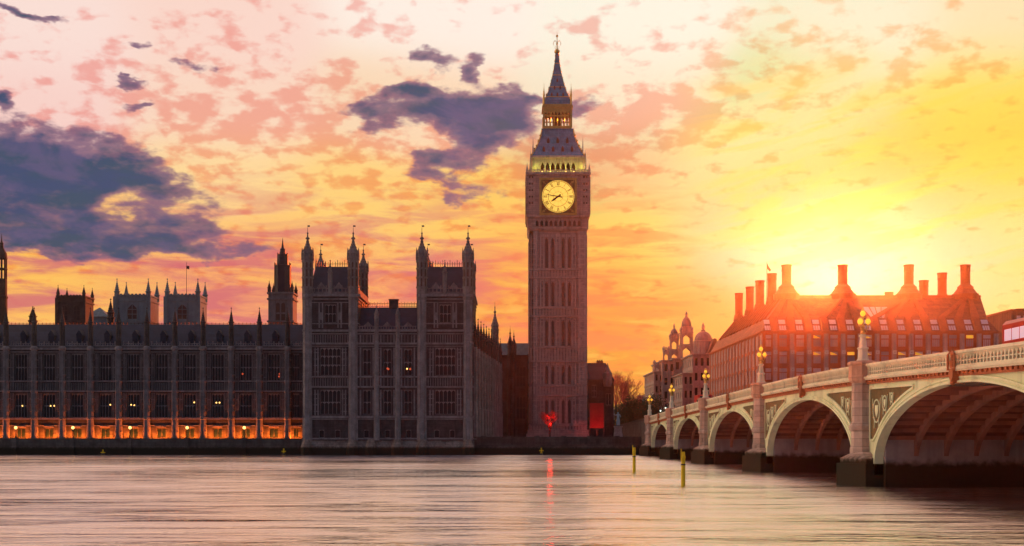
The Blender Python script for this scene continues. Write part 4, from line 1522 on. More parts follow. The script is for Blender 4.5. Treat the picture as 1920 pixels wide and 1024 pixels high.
# lantern with open gilded arcade
b = MB()
zl0, zl1 = zr1, Z(201, 313.6)
hl = 3.4
b.box(TX - hl, TX + hl, TY - hl, TY + hl, zl0, zl0 + 0.35)
for k in range(-4, 5):
    a = k * 0.84
    w = 0.10 if abs(k) not in (4,) else 0.2
    box4(b, a - w, a + w, hl - 0.35, hl - (0.002 * (k + 4)), zl0 + 0.35, zl1 - 0.9)
box4(b, -hl, hl, hl - 0.4, hl - 0.03, zl1 - 1.0, zl1)
box4(b, -hl + .1, hl - .1, hl - 0.3, hl - 0.08, zl0 + 0.35, zl0 + 0.8)
box4(b, -hl + .1, hl - .1, hl - 0.28, hl - 0.1, (zl0 + zl1) / 2 + 0.5, (zl0 + zl1) / 2 + 0.75)
for k in range(-4, 4):
    a = (k + 0.5) * 0.84
    for s in (-1, 1):
        for f_ in range(4):
            u = U4[f_]
            inn = (-u[1], u[0])
            q = lambda aa, d, z: (TX + u[0] * aa - inn[0] * d, TY + u[1] * aa - inn[1] * d, z)
            b.extrude([q(a + s * 0.34, hl - 0.06, zl1 - 0.95), q(a + s * 0.34, hl - 0.06, zl1 - 1.7), q(a, hl - 0.06, zl1 - 0.95)], (inn[0] * 0.25, inn[1] * 0.25, 0))
b.box(TX - 3.75, TX + 3.75, TY - 3.75, TY + 3.75, zl1, zl1 + 0.35)
b.box(TX - 3.55, TX + 3.55, TY - 3.55, TY + 3.55, zl1 + 0.35, zl1 + 0.75)
ln = b.build('lantern', 'gilt', ct)
b = MB()
b.box(TX - 1.1, TX + 1.1, TY - 1.1, TY + 1.1, zl0 + 0.35, zl1 - 0.1)
b.build('lantern_core', 'slot', ln)
for (dx, dy) in ((0, -3.75), (-1.7, -3.75), (1.7, -3.75), (-3.75, 0), (3.75, 0)):
    ld = bpy.data.lights.new('lantern_lamp', 'POINT')
    ld.energy = 42
    ld.color = (1.0, 0.48, 0.06)
    ld.shadow_soft_size = 0.2
    lo = bpy.data.objects.new('lantern_lamp', ld)
    COL.objects.link(lo)
    lo.parent = ct
    lo.location = Vector((TX + dx * 1.04, TY + dy * 1.04, zl0 + 2.3)) - Vector(ct.location)
for sx in (-1, 1):
    for sy in (-1, 1):
        b = MB()
        b.lathe(TX + sx * 3.3, TY + sy * 3.3, spike_profile(0.2, zl1 + 0.5, zc_(186), zc_(163)), 8)
        b.build('pinnacle', 'gilt', ct)

# spire
b = MB()
pr = [(3.2, zl1 + 0.7), (3.1, zc_(193)), (2.75, zc_(187)), (2.3, zc_(178)), (1.85, zc_(167)), (1.45, zc_(155)), (1.1, zc_(143)), (0.8, zc_(131)), (0.58, zc_(120)), (0.45, zc_(110)), (0.34, zc_(100))]
b.rings([sq(h, z) for (h, z) in pr])
sp_ = b.build('spire', 'iron_roof', ct)
b = MB()
for (sx, sy) in ((-1, -1), (1, -1), (1, 1), (-1, 1)):
    for i in range(1, len(pr) - 1):
        (h, z), (h2, z2) = pr[i], pr[i + 1]
        b.tube((TX + sx * h, TY + sy * h, z), (TX + sx * h2, TY + sy * h2, z2), 0.08, n=4)
        b.ball((TX + sx * (h + h2) / 2, TY + sy * (h + h2) / 2, (z + z2) / 2 + 0.1), 0.17, 6, 5)
for i in (2, 4, 6, 8):
    h, z = pr[i]
    b.rings([sq(h + 0.04, z - 0.12), sq(h + 0.1, z), sq(h + 0.02, z + 0.12)])
b.build('spire_crockets', 'gilt', sp_)
for (py, offs, h) in ((186, (-1.4, 0, 1.4), 2.78), (172, (-0.7, 0.7), 2.12), (157, (0,), 1.55)):
    for a in offs:
        for k, rz in ((0, 0), (1, pi / 2), (3, -pi / 2)):
            u = U4[k]
            inn = (-u[1], u[0])
            put('dormer', dme, sp_, (TX + u[0] * a - inn[0] * h, TY + u[1] * a - inn[1] * h, zc_(py)), rz, scale=(0.7, 0.7, 0.7))
b = MB()
b.lathe(TX, TY, [(0.36, zc_(101)), (0.62, zc_(99)), (0.66, zc_(96)), (0.36, zc_(93)), (0.16, zc_(92)), (0.13, zc_(84)), (0.24, zc_(83)), (0.24, zc_(81.5)), (0.1, zc_(81)), (0.08, zc_(70)), (0.22, zc_(69)), (0.28, zc_(67.5)), (0.2, zc_(66)), (0.05, zc_(65)), (0.03, zc_(61))], 8)
for t in (0, pi / 2, pi, 3 * pi / 2):
    c, s = cos(t), sin(t)
    pts = [(0.1, 80), (0.5, 76), (0.75, 78), (0.95, 82), (0.8, 85)]
    for i in range(len(pts) - 1):
        b.tube((TX + c * pts[i][0], TY + s * pts[i][0], zc_(pts[i][1])), (TX + c * pts[i + 1][0], TY + s * pts[i + 1][0], zc_(pts[i + 1][1])), 0.07, n=4)
    pts = [(0.1, 95), (0.5, 90), (0.45, 86)]
    for i in range(len(pts) - 1):
        b.tube((TX + c * pts[i][0], TY + s * pts[i][0], zc_(pts[i][1])), (TX + c * pts[i + 1][0], TY + s * pts[i + 1][0], zc_(pts[i + 1][1])), 0.06, n=4)
b.build('finial', 'gilt', ct)


# ------------------------------------------------------------------ road bridge
BX = 25.4                       # south face
BXN = 51.4
PIERS = [-22.3, 14.7, 53.7, 92.7, 130.6, 168.0, 204.0, 236.4]
TABLE = [(-60, 5.2), (-22, 6.2), (14.7, 7.05), (40, 7.6), (63.5, 8.12), (90.5, 8.6), (111, 8.76), (130, 8.68), (168, 8.28), (202, 7.80), (236, 7.2), (262, 6.7)]
CROWN = [5.2, 6.0, 6.5, 6.62, 6.42, 6.15, 5.65]


def T(y):
    """top of the parapet along the bridge (smooth hump)"""
    for i in range(len(TABLE) - 1):
        if y <= TABLE[i + 1][0] or i == len(TABLE) - 2:
            p0 = TABLE[max(i - 1, 0)]
            p1, p2 = TABLE[i], TABLE[i + 1]
            p3 = TABLE[min(i + 2, len(TABLE) - 1)]
            t = (y - p1[0]) / (p2[0] - p1[0])
            m1 = (p2[1] - p0[1]) / max(p2[0] - p0[0], 1e-6) * (p2[0] - p1[0])
            m2 = (p3[1] - p1[1]) / max(p3[0] - p1[0], 1e-6) * (p2[0] - p1[0])
            return (2 * t ** 3 - 3 * t ** 2 + 1) * p1[1] + (t ** 3 - 2 * t ** 2 + t) * m1 + (-2 * t ** 3 + 3 * t ** 2) * p2[1] + (t ** 3 - t ** 2) * m2


def band(mb, xa, xb, zlo, zhi, y0, y1, step=1.5):
    n = max(2, int((y1 - y0) / step))
    rs = []
    for k in range(n + 1):
        y = y0 + (y1 - y0) * k / n
        a, c = zlo(y), zhi(y)
        rs.append([(xa, y, a), (xb, y, a), (xb, y, c), (xa, y, c)])
    mb.rings(rs)


br = thing('road_bridge', (BX, 111, 0), 'long arched river bridge with cream parapet and iron ribbed arches on granite piers', 'bridge')
Y0, Y1 = -22.3, 238.0
b = MB()
band(b, BX + 0.2, BXN - 0.2, lambda y: T(y) - 1.95, lambda y: T(y) - 1.25, Y0, Y1)
b.build('deck', 'asphalt', br)
b = MB()
for (xa, xb) in ((BX + 0.2, BX + 3.8), (BXN - 3.8, BXN - 0.2)):
    band(b, xa, xb, lambda y: T(y) - 1.25, lambda y: T(y) - 1.08, Y0, Y1)
b.build('footway', 'granite', br)
for side, sx in (('s', 1), ('n', -1)):
    xx = (lambda o: BX + o) if sx == 1 else (lambda o: BXN - o)
    mk = lambda a, c: tuple(sorted((xx(a), xx(c))))
    b = MB()
    band(b, *mk(-0.32, 0.12), lambda y: T(y) - 0.17, lambda y: T(y), Y0, Y1)
    band(b, *mk(-0.22, 0.04), lambda y: T(y) - 0.26, lambda y: T(y) - 0.17, Y0, Y1)
    band(b, *mk(-0.24, 0.06), lambda y: T(y) - 0.93, lambda y: T(y) - 0.80, Y0, Y1)
    band(b, *mk(-0.45, 0.3), lambda y: T(y) - 1.05, lambda y: T(y) - 0.93, Y0, Y1)
    band(b, *mk(-0.36, 0.3), lambda y: T(y) - 1.15, lambda y: T(y) - 1.05, Y0, Y1)
    pr_ = b.build('parapet_rail', 'bridge_rail', br)
    b = MB()
    n = int((Y1 - Y0) / 0.5)
    for k in range(n):
        y = Y0 + (k + 0.5) * (Y1 - Y0) / n
        t = T(y)
        xa, xb = mk(-0.18, -0.02)
        b.box(xa, xb, y - 0.075, y + 0.075, t - 0.80, t - 0.26)
        if side == 's' and -5 < y < 240:       # little trefoil arches between the balusters
            xo = xx(-0.16)
            b.extrude([(xo, y + 0.075, t - 0.27), (xo, y + 0.075, t - 0.47), (xo, y + 0.25, t - 0.27)], (0.1 * sx, 0, 0))
            b.extrude([(xo, y - 0.075, t - 0.27), (xo, y - 0.25, t - 0.27), (xo, y - 0.075, t - 0.47)], (0.1 * sx, 0, 0))
            b.box(xo, xo + 0.08, y + 0.075, y + 0.43, t - 0.60, t - 0.54)
    b.build('parapet_balusters', 'bridge_rail', br)
    b = MB()
    band(b, *mk(0.0, 0.05), lambda y: T(y) - 0.80, lambda y: T(y) - 0.26, Y0, Y1)
    b.build('parapet_backing', 'bridge_panel', br)
    b = MB()
    band(b, *mk(-0.16, 0.25), lambda y: T(y) - 1.45, lambda y: T(y) - 1.15, Y0, Y1)
    n = int((Y1 - Y0) / 0.7)
    for k in range(n):
        y = Y0 + (k + 0.5) * (Y1 - Y0) / n
        t = T(y)
        xa, xb = mk(-0.28, -0.15)
        b.box(xa, xb, y - 0.16, y + 0.16, t - 1.32, t - 1.16)
    b.build('cornice', 'bridge_red', br)

ZS = 1.6
RIBX = [BX + 0.5 + k * (BXN - BX - 1.0) / 12 for k in range(13)]
for i in range(len(PIERS) - 1):
    ya, yb = PIERS[i], PIERS[i + 1]
    ym = (ya + yb) / 2
    a_in = (yb - ya) / 2 - 2.9
    b_in = CROWN[i] - ZS
    a_out, b_out = a_in + 0.6, b_in + 0.34

    def zin(y, da=0.0, db=0.0):
        q = 1 - ((y - ym) / (a_in + da)) ** 2
        return ZS + (b_in + db) * sqrt(max(q, 0))
    # spandrel wall
    NS = 40
    ysm = [ym + (a_in + 0.6) * sin(pi / 2 * (2 * k / NS - 1)) for k in range(NS + 1)]
    for fx in ((BX, BX + 0.45), (BXN - 0.45, BXN)):
        b = MB()
        allys = [ya + 0.2] + ysm + [yb - 0.2]
        rs = []
        for y in allys:
            inside = abs(y - ym) <= a_out + 1e-6
            lo = zin(y, 0.6, 0.34) if inside else 0.2
            if abs(abs(y - ym) - a_out) < 1e-6:
                lo = ZS
            rs.append([(fx[0], y, lo), (fx[1], y, lo), (fx[1], y, T(y) - 1.44), (fx[0], y, T(y) - 1.44)])
        b.rings(rs)
        spn = b.build('spandrel', 'bridge_paint', br)
        if fx[0] == BX:
            south = spn
    # archivolt mouldings
    b = MB()
    for (d0, d1, xo) in ((0.0, 0.22, -0.20), (0.22, 0.42, -0.10), (0.42, 0.62, -0.16)):
        rs = []
        for k in range(NS + 1):
            t = pi * k / NS
            e0 = (ym - (a_in + d0) * cos(t), ZS + (b_in + d0 * 0.58) * sin(t))
            e1 = (ym - (a_in + d1) * cos(t), ZS + (b_in + d1 * 0.58) * sin(t))
            rs.append([(BX + xo, e0[0], e0[1]), (BX + 0.44, e0[0], e0[1]), (BX + 0.44, e1[0], e1[1]), (BX + xo, e1[0], e1[1])])
        b.rings(rs)
    for s in (-1, 1):
        b.box(BX - 0.20, BX + 0.44, min(ym + s * a_in, ym + s * (a_in + 0.62)), max(ym + s * a_in, ym + s * (a_in + 0.62)), 0.8, ZS)
    b.build('archivolt', 'bridge_paint', south)
    # soffit plates, ribs and cross members
    b = MB()
    rs = []
    for k in range(NS + 1):
        t = pi * k / NS
        e0 = (ym - (a_in + 0.45) * cos(t), ZS + (b_in + 0.28) * sin(t))
        e1 = (ym - (a_in + 0.6) * cos(t), ZS + (b_in + 0.36) * sin(t))
        rs.append([(BX + 0.45, e0[0], e0[1]), (BXN - 0.45, e0[0], e0[1]), (BXN - 0.45, e1[0], e1[1]), (BX + 0.45, e1[0], e1[1])])
    b.rings(rs)
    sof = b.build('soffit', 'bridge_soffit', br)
    b = MB()
    for xr in RIBX[1:-1]:
        rs = []
        for k in range(NS + 1):
            t = pi * k / NS
            e0 = (ym - (a_in - 0.35) * cos(t), ZS + (b_in - 0.15) * sin(t))
            e1 = (ym - (a_in + 0.5) * cos(t), ZS + (b_in + 0.30) * sin(t))
            rs.append([(xr - 0.16, e0[0], e0[1]), (xr + 0.16, e0[0], e0[1]), (xr + 0.16, e1[0], e1[1]), (xr - 0.16, e1[0], e1[1])])
        b.rings(rs)
    for k in range(3, 26):
        t = pi * k / 28
        e = (ym - (a_in + 0.1) * cos(t), ZS + (b_in + 0.02) * sin(t))
        b.box(BX + 0.5, BXN - 0.5, e[0] - 0.07, e[0] + 0.07, e[1], e[1] + 0.28)
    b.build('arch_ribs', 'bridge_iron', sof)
    # triangular spandrel panels with pierced shields
    for s in (-1, 1):
        yp = ya if s < 0 else yb
        y_in = yp - s * 1.35
        y_end = ym + s * a_in * 0.50
        n_ = 12
        top, bot = [], []
        for k in range(n_ + 1):
            y = y_in + (y_end - y_in) * k / n_
            q = zin(y, 1.1, 0.70) if abs(y - ym) < a_in + 1.1 else ZS
            bot.append((y, max(q, 3.2)))
            top.append((y, T(y) - 1.75))
        keep = [k for k in range(n_ + 1) if top[k][1] > bot[k][1] + 0.05]
        if len(keep) < 3:
            continue
        pts = [(BX - 0.015, *top[k]) for k in keep] + [(BX - 0.015, *bot[k]) for k in reversed(keep)]
        b = MB()
        b.extrude(pts, (0.03, 0, 0))
        pan = b.build('spandrel_panel', 'bridge_panel', south)
        b = MB()
        m = len(pts)
        for k in range(m):
            b.tube((BX - 0.04, pts[k][1], pts[k][2]), (BX - 0.04, pts[(k + 1) % m][1], pts[(k + 1) % m][2]), 0.10, n=4)
        # ring, shield and leaf scrolls inside the panel
        for (fy, fr_) in ((0.16, 0.50), (0.36, 0.32), (0.52, 0.20)):
            yc = y_in + (y_end - y_in) * fy
            kk = min(range(n_ + 1), key=lambda k: abs(top[k][0] - yc))
            zc2 = (top[kk][1] + bot[kk][1]) / 2
            rr = min(fr_ * 1.6, (top[kk][1] - bot[kk][1]) * 0.42)
            for q in range(12):
                t0, t1 = 2 * pi * q / 12, 2 * pi * (q + 1) / 12
                b.tube((BX - 0.04, yc + rr * cos(t0), zc2 + rr * sin(t0)), (BX - 0.04, yc + rr * cos(t1), zc2 + rr * sin(t1)), 0.05, n=4)
            b.extrude([(BX - 0.06, yc - rr * 0.45, zc2 + rr * 0.5), (BX - 0.06, yc + rr * 0.45, zc2 + rr * 0.5), (BX - 0.06, yc + rr * 0.45, zc2), (BX - 0.06, yc, zc2 - rr * 0.6), (BX - 0.06, yc - rr * 0.45, zc2)], (0.08, 0, 0))
            for ex in (-1, 1):
                b.tube((BX - 0.04, yc + ex * rr, zc2), (BX - 0.04, yc + ex * rr * 1.2, zc2 + rr * 1.1), 0.04, n=4)
                b.tube((BX - 0.04, yc + ex * rr * 0.6, zc2 - rr * 0.7), (BX - 0.04, yc + ex * rr * 0.7, zc2 - rr * 1.5), 0.04, n=4)
        b.build('spandrel_tracery', 'bridge_paint', south)
    # crest over the crown of the arch
    b = MB()
    t = T(ym)
    xo = BX - 0.52
    b.extrude([(xo, ym - 0.3, t - 1.0), (xo, ym + 0.3, t - 1.0), (xo, ym + 0.3, t - 1.5), (xo, ym, t - 1.85), (xo, ym - 0.3, t - 1.5)], (0.45, 0, 0))
    b.ball((xo + 0.1, ym, t - 1.82), 0.15, 10, 6)
    for dy in (-0.55, 0.55):
        b.tube((xo + 0.02, ym + dy, t - 1.1), (xo + 0.02, ym + dy, t - 0.2), 0.07, n=6)
        b.tube((xo + 0.02, ym + dy, t - 0.2), (xo + 0.02, ym + dy * 0.2, t - 0.05), 0.06, n=6)
    b.lathe(xo + 0.1, ym, [(0.14, t - 0.98), (0.18, t - 0.6), (0.08, t - 0.5), (0.12, t - 0.2), (0.04, t + 0.1)], 8)
    b.build('crest', 'bridge_red', br)

for i, y in enumerate(PIERS):
    t = T(y)
    b = MB()
    # pier wall under the deck and pointed cutwater
    a_ = 3.35
    if i in (0, len(PIERS) - 1):
        b.box(BX + 0.46, BXN - 0.46, y - 3.35 if i else y - 6, y + 3.35 if i < len(PIERS) - 1 else y + 14, -1.5, 3.55)
    else:
        b.box(BX + 0.46, BXN - 0.46, y - a_, y + a_, -1.5, 3.55)
    b.build('pier_wall', 'pier_wall', br)
    b = MB()
    xn = BX - 2.1
    for (g, z0, z1) in ((0.0, -1.5, 1.55), (0.25, 1.55, 1.9)):
        h = 2.9 - g
        pts = [(xn + g, y), (xn + 1.3 + g * 0.5, y - h), (BXN + 1.5 - g, y - h), (BXN + 2.6 - g, y), (BXN + 1.5 - g, y + h), (xn + 1.3 + g * 0.5, y + h)]
        if g == 0:
            b.rings([[(p[0], p[1], z0) for p in pts], [(p[0], p[1], z1) for p in pts]])
        else:
            pt2 = [(BX - 0.9, y), (BX - 0.6, y - 1.3), (BXN + .5, y - 1.3), (BXN + 0.9, y), (BXN + .5, y + 1.3), (BX - 0.6, y + 1.3)]
            b.rings([[(p[0], p[1], z0) for p in pts], [(p[0], p[1], z1) for p in pts], [(p[0], p[1], 2.35) for p in pt2]])
    b.build('pier_base', 'granite', br)
    for xc in (BX - 0.2, BXN + 0.2):
        b = MB()
        r = 0.74
        b.lathe(xc, y, [(r * 1.12, 1.6), (r * 1.12, 2.6), (r * 1.02, 2.8), (r, 3.8), (r * 1.16, 3.95), (r * 1.2, 4.2), (r * 1.05, 4.4), (r * 0.97, 4.5), (r * 0.95, t - 1.35)], 8, sy=1.25)
        ps = b.build('pier_shaft', 'granite', br)
        b = MB()
        b.lathe(xc, y, [(r * 0.95, t - 1.36), (r * 1.18, t - 1.18), (r * 1.22, t - 1.0), (r * 1.28, t - 0.9), (r * 1.22, t - 0.82), (r * 1.22, t - 0.1), (r * 1.34, t - 0.02), (r * 1.34, t + 0.14), (r * 1.1, t + 0.24)], 8, sy=1.25)
        b.build('pier_cap', 'granite_red', ps)

# lamp standards on the piers
def lamp_parts(root):
    q = MB()
    q.lathe(0, 0, [(0.42, 0), (0.42, 0.12), (0.34, 0.2), (0.31, 0.85), (0.38, 0.92), (0.38, 1.0), (0.24, 1.08), (0.19, 1.75), (0.27, 1.82), (0.27, 1.9), (0.12, 1.98)], 8)
    put('pedestal', mesh_only(q, 'pedestal', 'bridge_rail'), root, root.location)
    q = MB()
    q.lathe(0, 0, [(0.12, 1.97), (0.20, 2.05), (0.10, 2.2), (0.08, 2.5), (0.15, 2.56), (0.07, 2.66), (0.06, 3.12), (0.12, 3.18), (0.13, 3.24), (0.04, 3.26)], 8)
    for k in range(3):
        t = 2 * pi * k / 3 + pi / 2 + 0.25
        c, s = cos(t), sin(t)
        pts = [(0.06, 2.35), (0.24, 2.25), (0.33, 2.36), (0.36, 2.58)]
        for i in range(3):
            q.tube((c * pts[i][0], s * pts[i][0], pts[i][1]), (c * pts[i + 1][0], s * pts[i + 1][0], pts[i + 1][1]), 0.04, n=5)
        q.lathe(c * 0.36, s * 0.36, [(0.05, 2.56), (0.13, 2.62), (0.13, 2.66)], 8)
        q.lathe(c * 0.36, s * 0.36, [(0.13, 3.08), (0.08, 3.14), (0.02, 3.22)], 8)
        q.tube((c * 0.30, s * 0.30, 2.1), (c * 0.1, s * 0.1, 2.5), 0.03, n=4)
    q.lathe(0, 0, [(0.16, 3.66), (0.09, 3.75), (0.03, 3.95)], 8)
    put('branched_stem', mesh_only(q, 'branched_stem', 'gilt'), root, root.location)
    g = MB()
    g.ball((0, 0, 0), 0.195, 14, 9, 1.05)
    gm = mesh_only(g, 'lamp_globe', 'globe')
    gm.polygons.foreach_set('use_smooth', [True] * len(gm.polygons))
    for k in range(3):
        t = 2 * pi * k / 3 + pi / 2 + 0.25
        put('lamp_globe', gm, root, (root.location[0] + 0.36 * cos(t), root.location[1] + 0.36 * sin(t), root.location[2] + 2.88))
    put('lamp_globe', gm, root, (root.location[0], root.location[1], root.location[2] + 3.46))


LL = ['tall bridge lamp with golden globes, nearest and largest, on the widest granite pier',
      'second nearest golden globe bridge lamp, in front of the orange office corner',
      'middle golden globe bridge lamp, third along the parapet',
      'fourth golden globe bridge lamp, in front of the pale domed buildings',
      'farthest and smallest golden globe bridge lamp, at the bank end']
lamp0 = None
for k, y in enumerate(PIERS[3:]):
    loc = (BX - 0.2, y, T(y) + 0.2)
    if lamp0 is None:
        lamp0 = thing('bridge_lamp', loc, LL[k], 'street lamp', 'three armed lamps on the bridge')
        lamp_parts(lamp0)
    else:
        copy_thing(lamp0, loc, LL[k])

# approach beyond the last pier
b = MB()
band(b, BX + 0.3, BXN + 30, lambda y: 2.0, lambda y: 5.9 - (y - 236) * 0.012, 238.0, 420, 8)
setting(b.build('approach_road', 'asphalt'))
b = MB()
band(b, BX - 0.2, BX + 0.3, lambda y: -1.5, lambda y: 6.9 - (y - 238) * 0.012, 238.0, 330, 6)
band(b, BX - 0.35, BX + 0.4, lambda y: 6.9 - (y - 238) * 0.012, lambda y: 7.1 - (y - 238) * 0.012, 238.0, 330, 6)
tag(b.build('approach_wall', 'quay', loc=(BX, 284, 3)), 'dim stone parapet wall running inland from the bank end of the bridge', 'wall')

# double deck bus crossing at the right edge
YB = 80.6
bx0 = 34.6
road = T(YB) - 1.25
bus = thing('double_decker_bus', (bx0 + 1.25, YB + 5, road), 'red double decker bus with a pale lit window band, cut off by the right edge', 'bus')
b = MB()
x0, x1, y0, y1 = bx0, bx0 + 2.5, YB, YB + 10.5
pts = [(x0, road + 0.35), (x1, road + 0.35), (x1, road + 4.1), (x1 - 0.25, road + 4.38), (x0 + 0.25, road + 4.38), (x0, road + 4.1)]
b.rings([[(p[0], y0 + 0.15, p[1]) for p in pts], [(p[0], y0, p[1] - 0.02) for p in pts], [(p[0], y1, p[1]) for p in pts]])
b.build('body', 'bus_red', bus)
for (za, zb2) in ((1.35, 2.15), (2.95, 3.75)):
    b = MB()
    b.box(x0 - 0.02, x0 + 0.05, y0 + 0.5, y1 - 0.4, road + za, road + zb2)
    b.box(x0 + 0.2, x1 - 0.2, y0 - 0.03, y0 + 0.05, road + za, road + zb2)
    w = b.build('window_band', 'bus_window', bus)
    b = MB()
    for k in range(8):
        y = y0 + 0.5 + k * (y1 - y0 - 0.9) / 7
        b.box(x0 - 0.03, x0 + 0.02, y - 0.04, y + 0.04, road + za, road + zb2)
    b.build('window_pillar', 'bus_red', w)
for y in (y0 + 2.0, y1 - 2.4):
    for x in (x0 + 0.02, x1 - 0.3):
        b = MB()
        b.extrude([(x, y + 0.48 * cos(2 * pi * k / 20), road + 0.48 + 0.48 * sin(2 * pi * k / 20)) for k in range(20)], (0.28, 0, 0))
        b.build('wheel', 'rubber', bus)
for x in (x0 + 0.3, x1 - 0.55):
    b = MB()
    b.box(x, x + 0.25, y0 - 0.02, y0 + 0.05, road + 0.8, road + 1.05)
    b.build('tail_lamp', 'bulb_dim_red', bus)

# red van and the green signals at the bank end of the bridge
vx, vy = 28.6, 193.0
vz = T(vy) - 1.25
t = thing('van', (vx, vy, vz), 'red high roofed van just showing above the parapet behind the middle bridge lamp', 'van')
b = MB()
pr = [(-2.6, 0.35), (2.6, 0.35), (2.65, 2.7), (2.3, 3.0), (-1.7, 3.0), (-2.3, 2.0), (-2.7, 1.3)]
b.rings([[(vx + sx, vy + p[0], vz + p[1] + dz_) for p in pr] for (sx, dz_) in ((-1.0, 0), (-0.9, 0.04), (0.9, 0.04), (1.0, 0))])
b.build('body', 'bus_red', t)
b = MB()
b.box(vx - 1.03, vx + 1.03, vy - 1.6, vy - 0.2, vz + 1.6, vz + 2.3)
b.extrude([(vx - 0.85, vy - 2.33, vz + 2.0), (vx + 0.85, vy - 2.33, vz + 2.0), (vx + 0.8, vy - 1.85, vz + 2.8), (vx - 0.8, vy - 1.85, vz + 2.8)], (0, -0.03, 0.02))
b.build('window', 'glass', t)
for dy in (-1.7, 1.7):
    for dx in (-1.02, 0.76):
        b = MB()
        b.extrude([(vx + dx, vy + dy + 0.36 * cos(2 * pi * k / 16), vz + 0.36 + 0.36 * sin(2 * pi * k / 16)) for k in range(16)], (0.26, 0, 0))
        b.build('wheel', 'rubber', t)
M['bulb_green'] = glow_mat('pale_green_signal', (0.72, 1.0, 0.85), 2.2)
for (sx, sy, lb) in ((28.0, 235.5, 'taller green traffic signal behind the fourth bridge lamp'), (27.2, 236.5, 'lower green traffic signal left of the taller one at the bridge end')):
    gz = 5.95
    hgt = 3.05 if sx == 28.0 else 2.55
    t = thing('green_signal', (sx, sy, gz), lb, 'traffic light')
    b = MB()
    b.tube((sx, sy, gz), (sx, sy, gz + hgt - 0.4), 0.06, n=8)
    b.build('post', 'dark_metal', t)
    b = MB()
    b.box(sx - 0.17, sx + 0.17, sy - 0.1, sy + 0.12, gz + hgt - 0.45, gz + hgt + 0.6)
    b.build('signal_head', 'dark_metal', t)
    for k in range(3):
        b = MB()
        b.ball((sx, sy - 0.12, gz + hgt - 0.25 + 0.34 * k), 0.14)
        b.build('lens', 'bulb_green' if k == 0 else 'dark_metal', t)


# ------------------------------------------------------------------ bronze roofed office block by the bridge
YO = 280.0
zo = lambda py: Z(py, YO)
xo_ = lambda px: X(px, YO)
X0, X1 = xo_(1429), xo_(1872)
ZB = 3.2
ob = thing('office_block', (X0, YO, ZB), 'large orange bronze office block with sloping roof and tall round chimneys behind the bridge', 'office building')
ZE = zo(622)
cols = [1468.6 + 31.85 * k for k in range(13)] + [1441.0]
ops = []
rows = [(650.6, 628), (682, 659), (713, 690.5), (744.5, 722), (776, 753.5)]
for c in cols:
    hw = 7.4 if c > 1450 else 5.5
    for (p0, p1) in rows:
        ops.append((xo_(c - hw) - X0, xo_(c + hw) - X0, zo(p0), zo(p1)))
b = MB()
facade(b, (X0, YO), (1, 0), X1 - X0, ZB, ZE, ops, 0.5)
b.box(X0, X1 + 0.3, YO - 0.35, YO, zo(624.5), zo(621))
b.box(X0, X1, YO - 0.2, YO, zo(656), zo(653))
b.box(X0, X1, YO - 0.2, YO, zo(687.5), zo(685))
b.box(X0, X1, YO - 0.2, YO, zo(719), zo(716.5))
b.poly([(X1, YO, ZB), (X1, YO + 40, ZB), (X1, YO + 40, ZE), (X1, YO, ZE)])
wall = b.build('wall', 'bronze', ob)
# side front along the road inland
YF = 353.0
XF = X(1331, YF)
sv_ = Vector((X0 - XF, YO - YF))
LS = sv_.length
us = (sv_.x / LS, sv_.y / LS)
ins = (-us[1], us[0])
rzs = atan2(us[1], us[0])
NBAY = 17
bs_ = LS / NBAY
ops = []
for k in range(NBAY):
    c = bs_ * (k + 0.5)
    for (p0, p1) in rows:
        ops.append((c - 0.95, c + 0.95, zo(p0) - 0.2, zo(p1) + 0.1))
b = MB()
facade(b, (XF, YF), us, LS, ZB, ZE, ops, 0.5)
b.obox((XF, YF), us, 0, LS + 0.3, -0.35, 0, zo(624.5), zo(621))
b.poly([(XF, YF, ZB), (XF + ins[0] * 20, YF + ins[1] * 20, ZB), (XF + ins[0] * 20, YF + ins[1] * 20, ZE), (XF, YF, ZE)])
b.build('side_wall', 'bronze', ob)
b = MB()
b.box(X0 + 0.3, X1 - 0.3, YO + 0.6, YO + 0.8, ZB, ZE - 0.1)
b.obox((XF, YF), us, 0.3, LS - 0.3, 0.6, 0.8, ZB, ZE - 0.1)
b.build('inner_wall', 'slot', ob)
wh = zo(628) - zo(650.6)
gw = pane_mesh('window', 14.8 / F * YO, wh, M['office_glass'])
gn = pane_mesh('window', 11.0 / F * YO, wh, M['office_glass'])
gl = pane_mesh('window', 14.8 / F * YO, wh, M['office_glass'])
fm = MB()
w_ = 14.8 / F * YO
for x in (-w_ / 2 + .04, -w_ / 4, 0, w_ / 4, w_ / 2 - .04):
    fm.box(x - 0.05, x + 0.05, 0, 0.1, 0, wh * 0.64)
fm.box(-w_ / 2, w_ / 2, 0.004, 0.12, wh * 0.62, wh * 0.70)
fm.box(-w_ / 2, w_ / 2, 0.004, 0.12, 0, 0.1)
fme = mesh_only(fm, 'window_frame', 'bronze')
lb = MB()
lb.box(-w_ / 2 + 0.1, w_ / 2 - 0.1, 0, 0.05, wh * 0.72, wh * 0.98)
lbm = mesh_only(lb, 'lit_ceiling', 'lit_window')
lb = MB()
lb.extrude([(-w_ / 2 + 0.1, 0, wh * 0.98), (w_ / 2 - 0.1, 0, wh * 0.74), (-w_ / 2 + 0.1, 0, wh * 0.74)], (0, 0.05, 0))
lbt = mesh_only(lb, 'lit_ceiling', 'lit_window')
lb = MB()
lb.box(-w_ / 2 + 0.1, 0.05, 0, 0.05, wh * 0.72, wh * 0.9)
lbh = mesh_only(lb, 'lit_ceiling', 'lit_window')
gd = pane_mesh('window', 14.8 / F * YO, wh, M['office_glass_dim'])
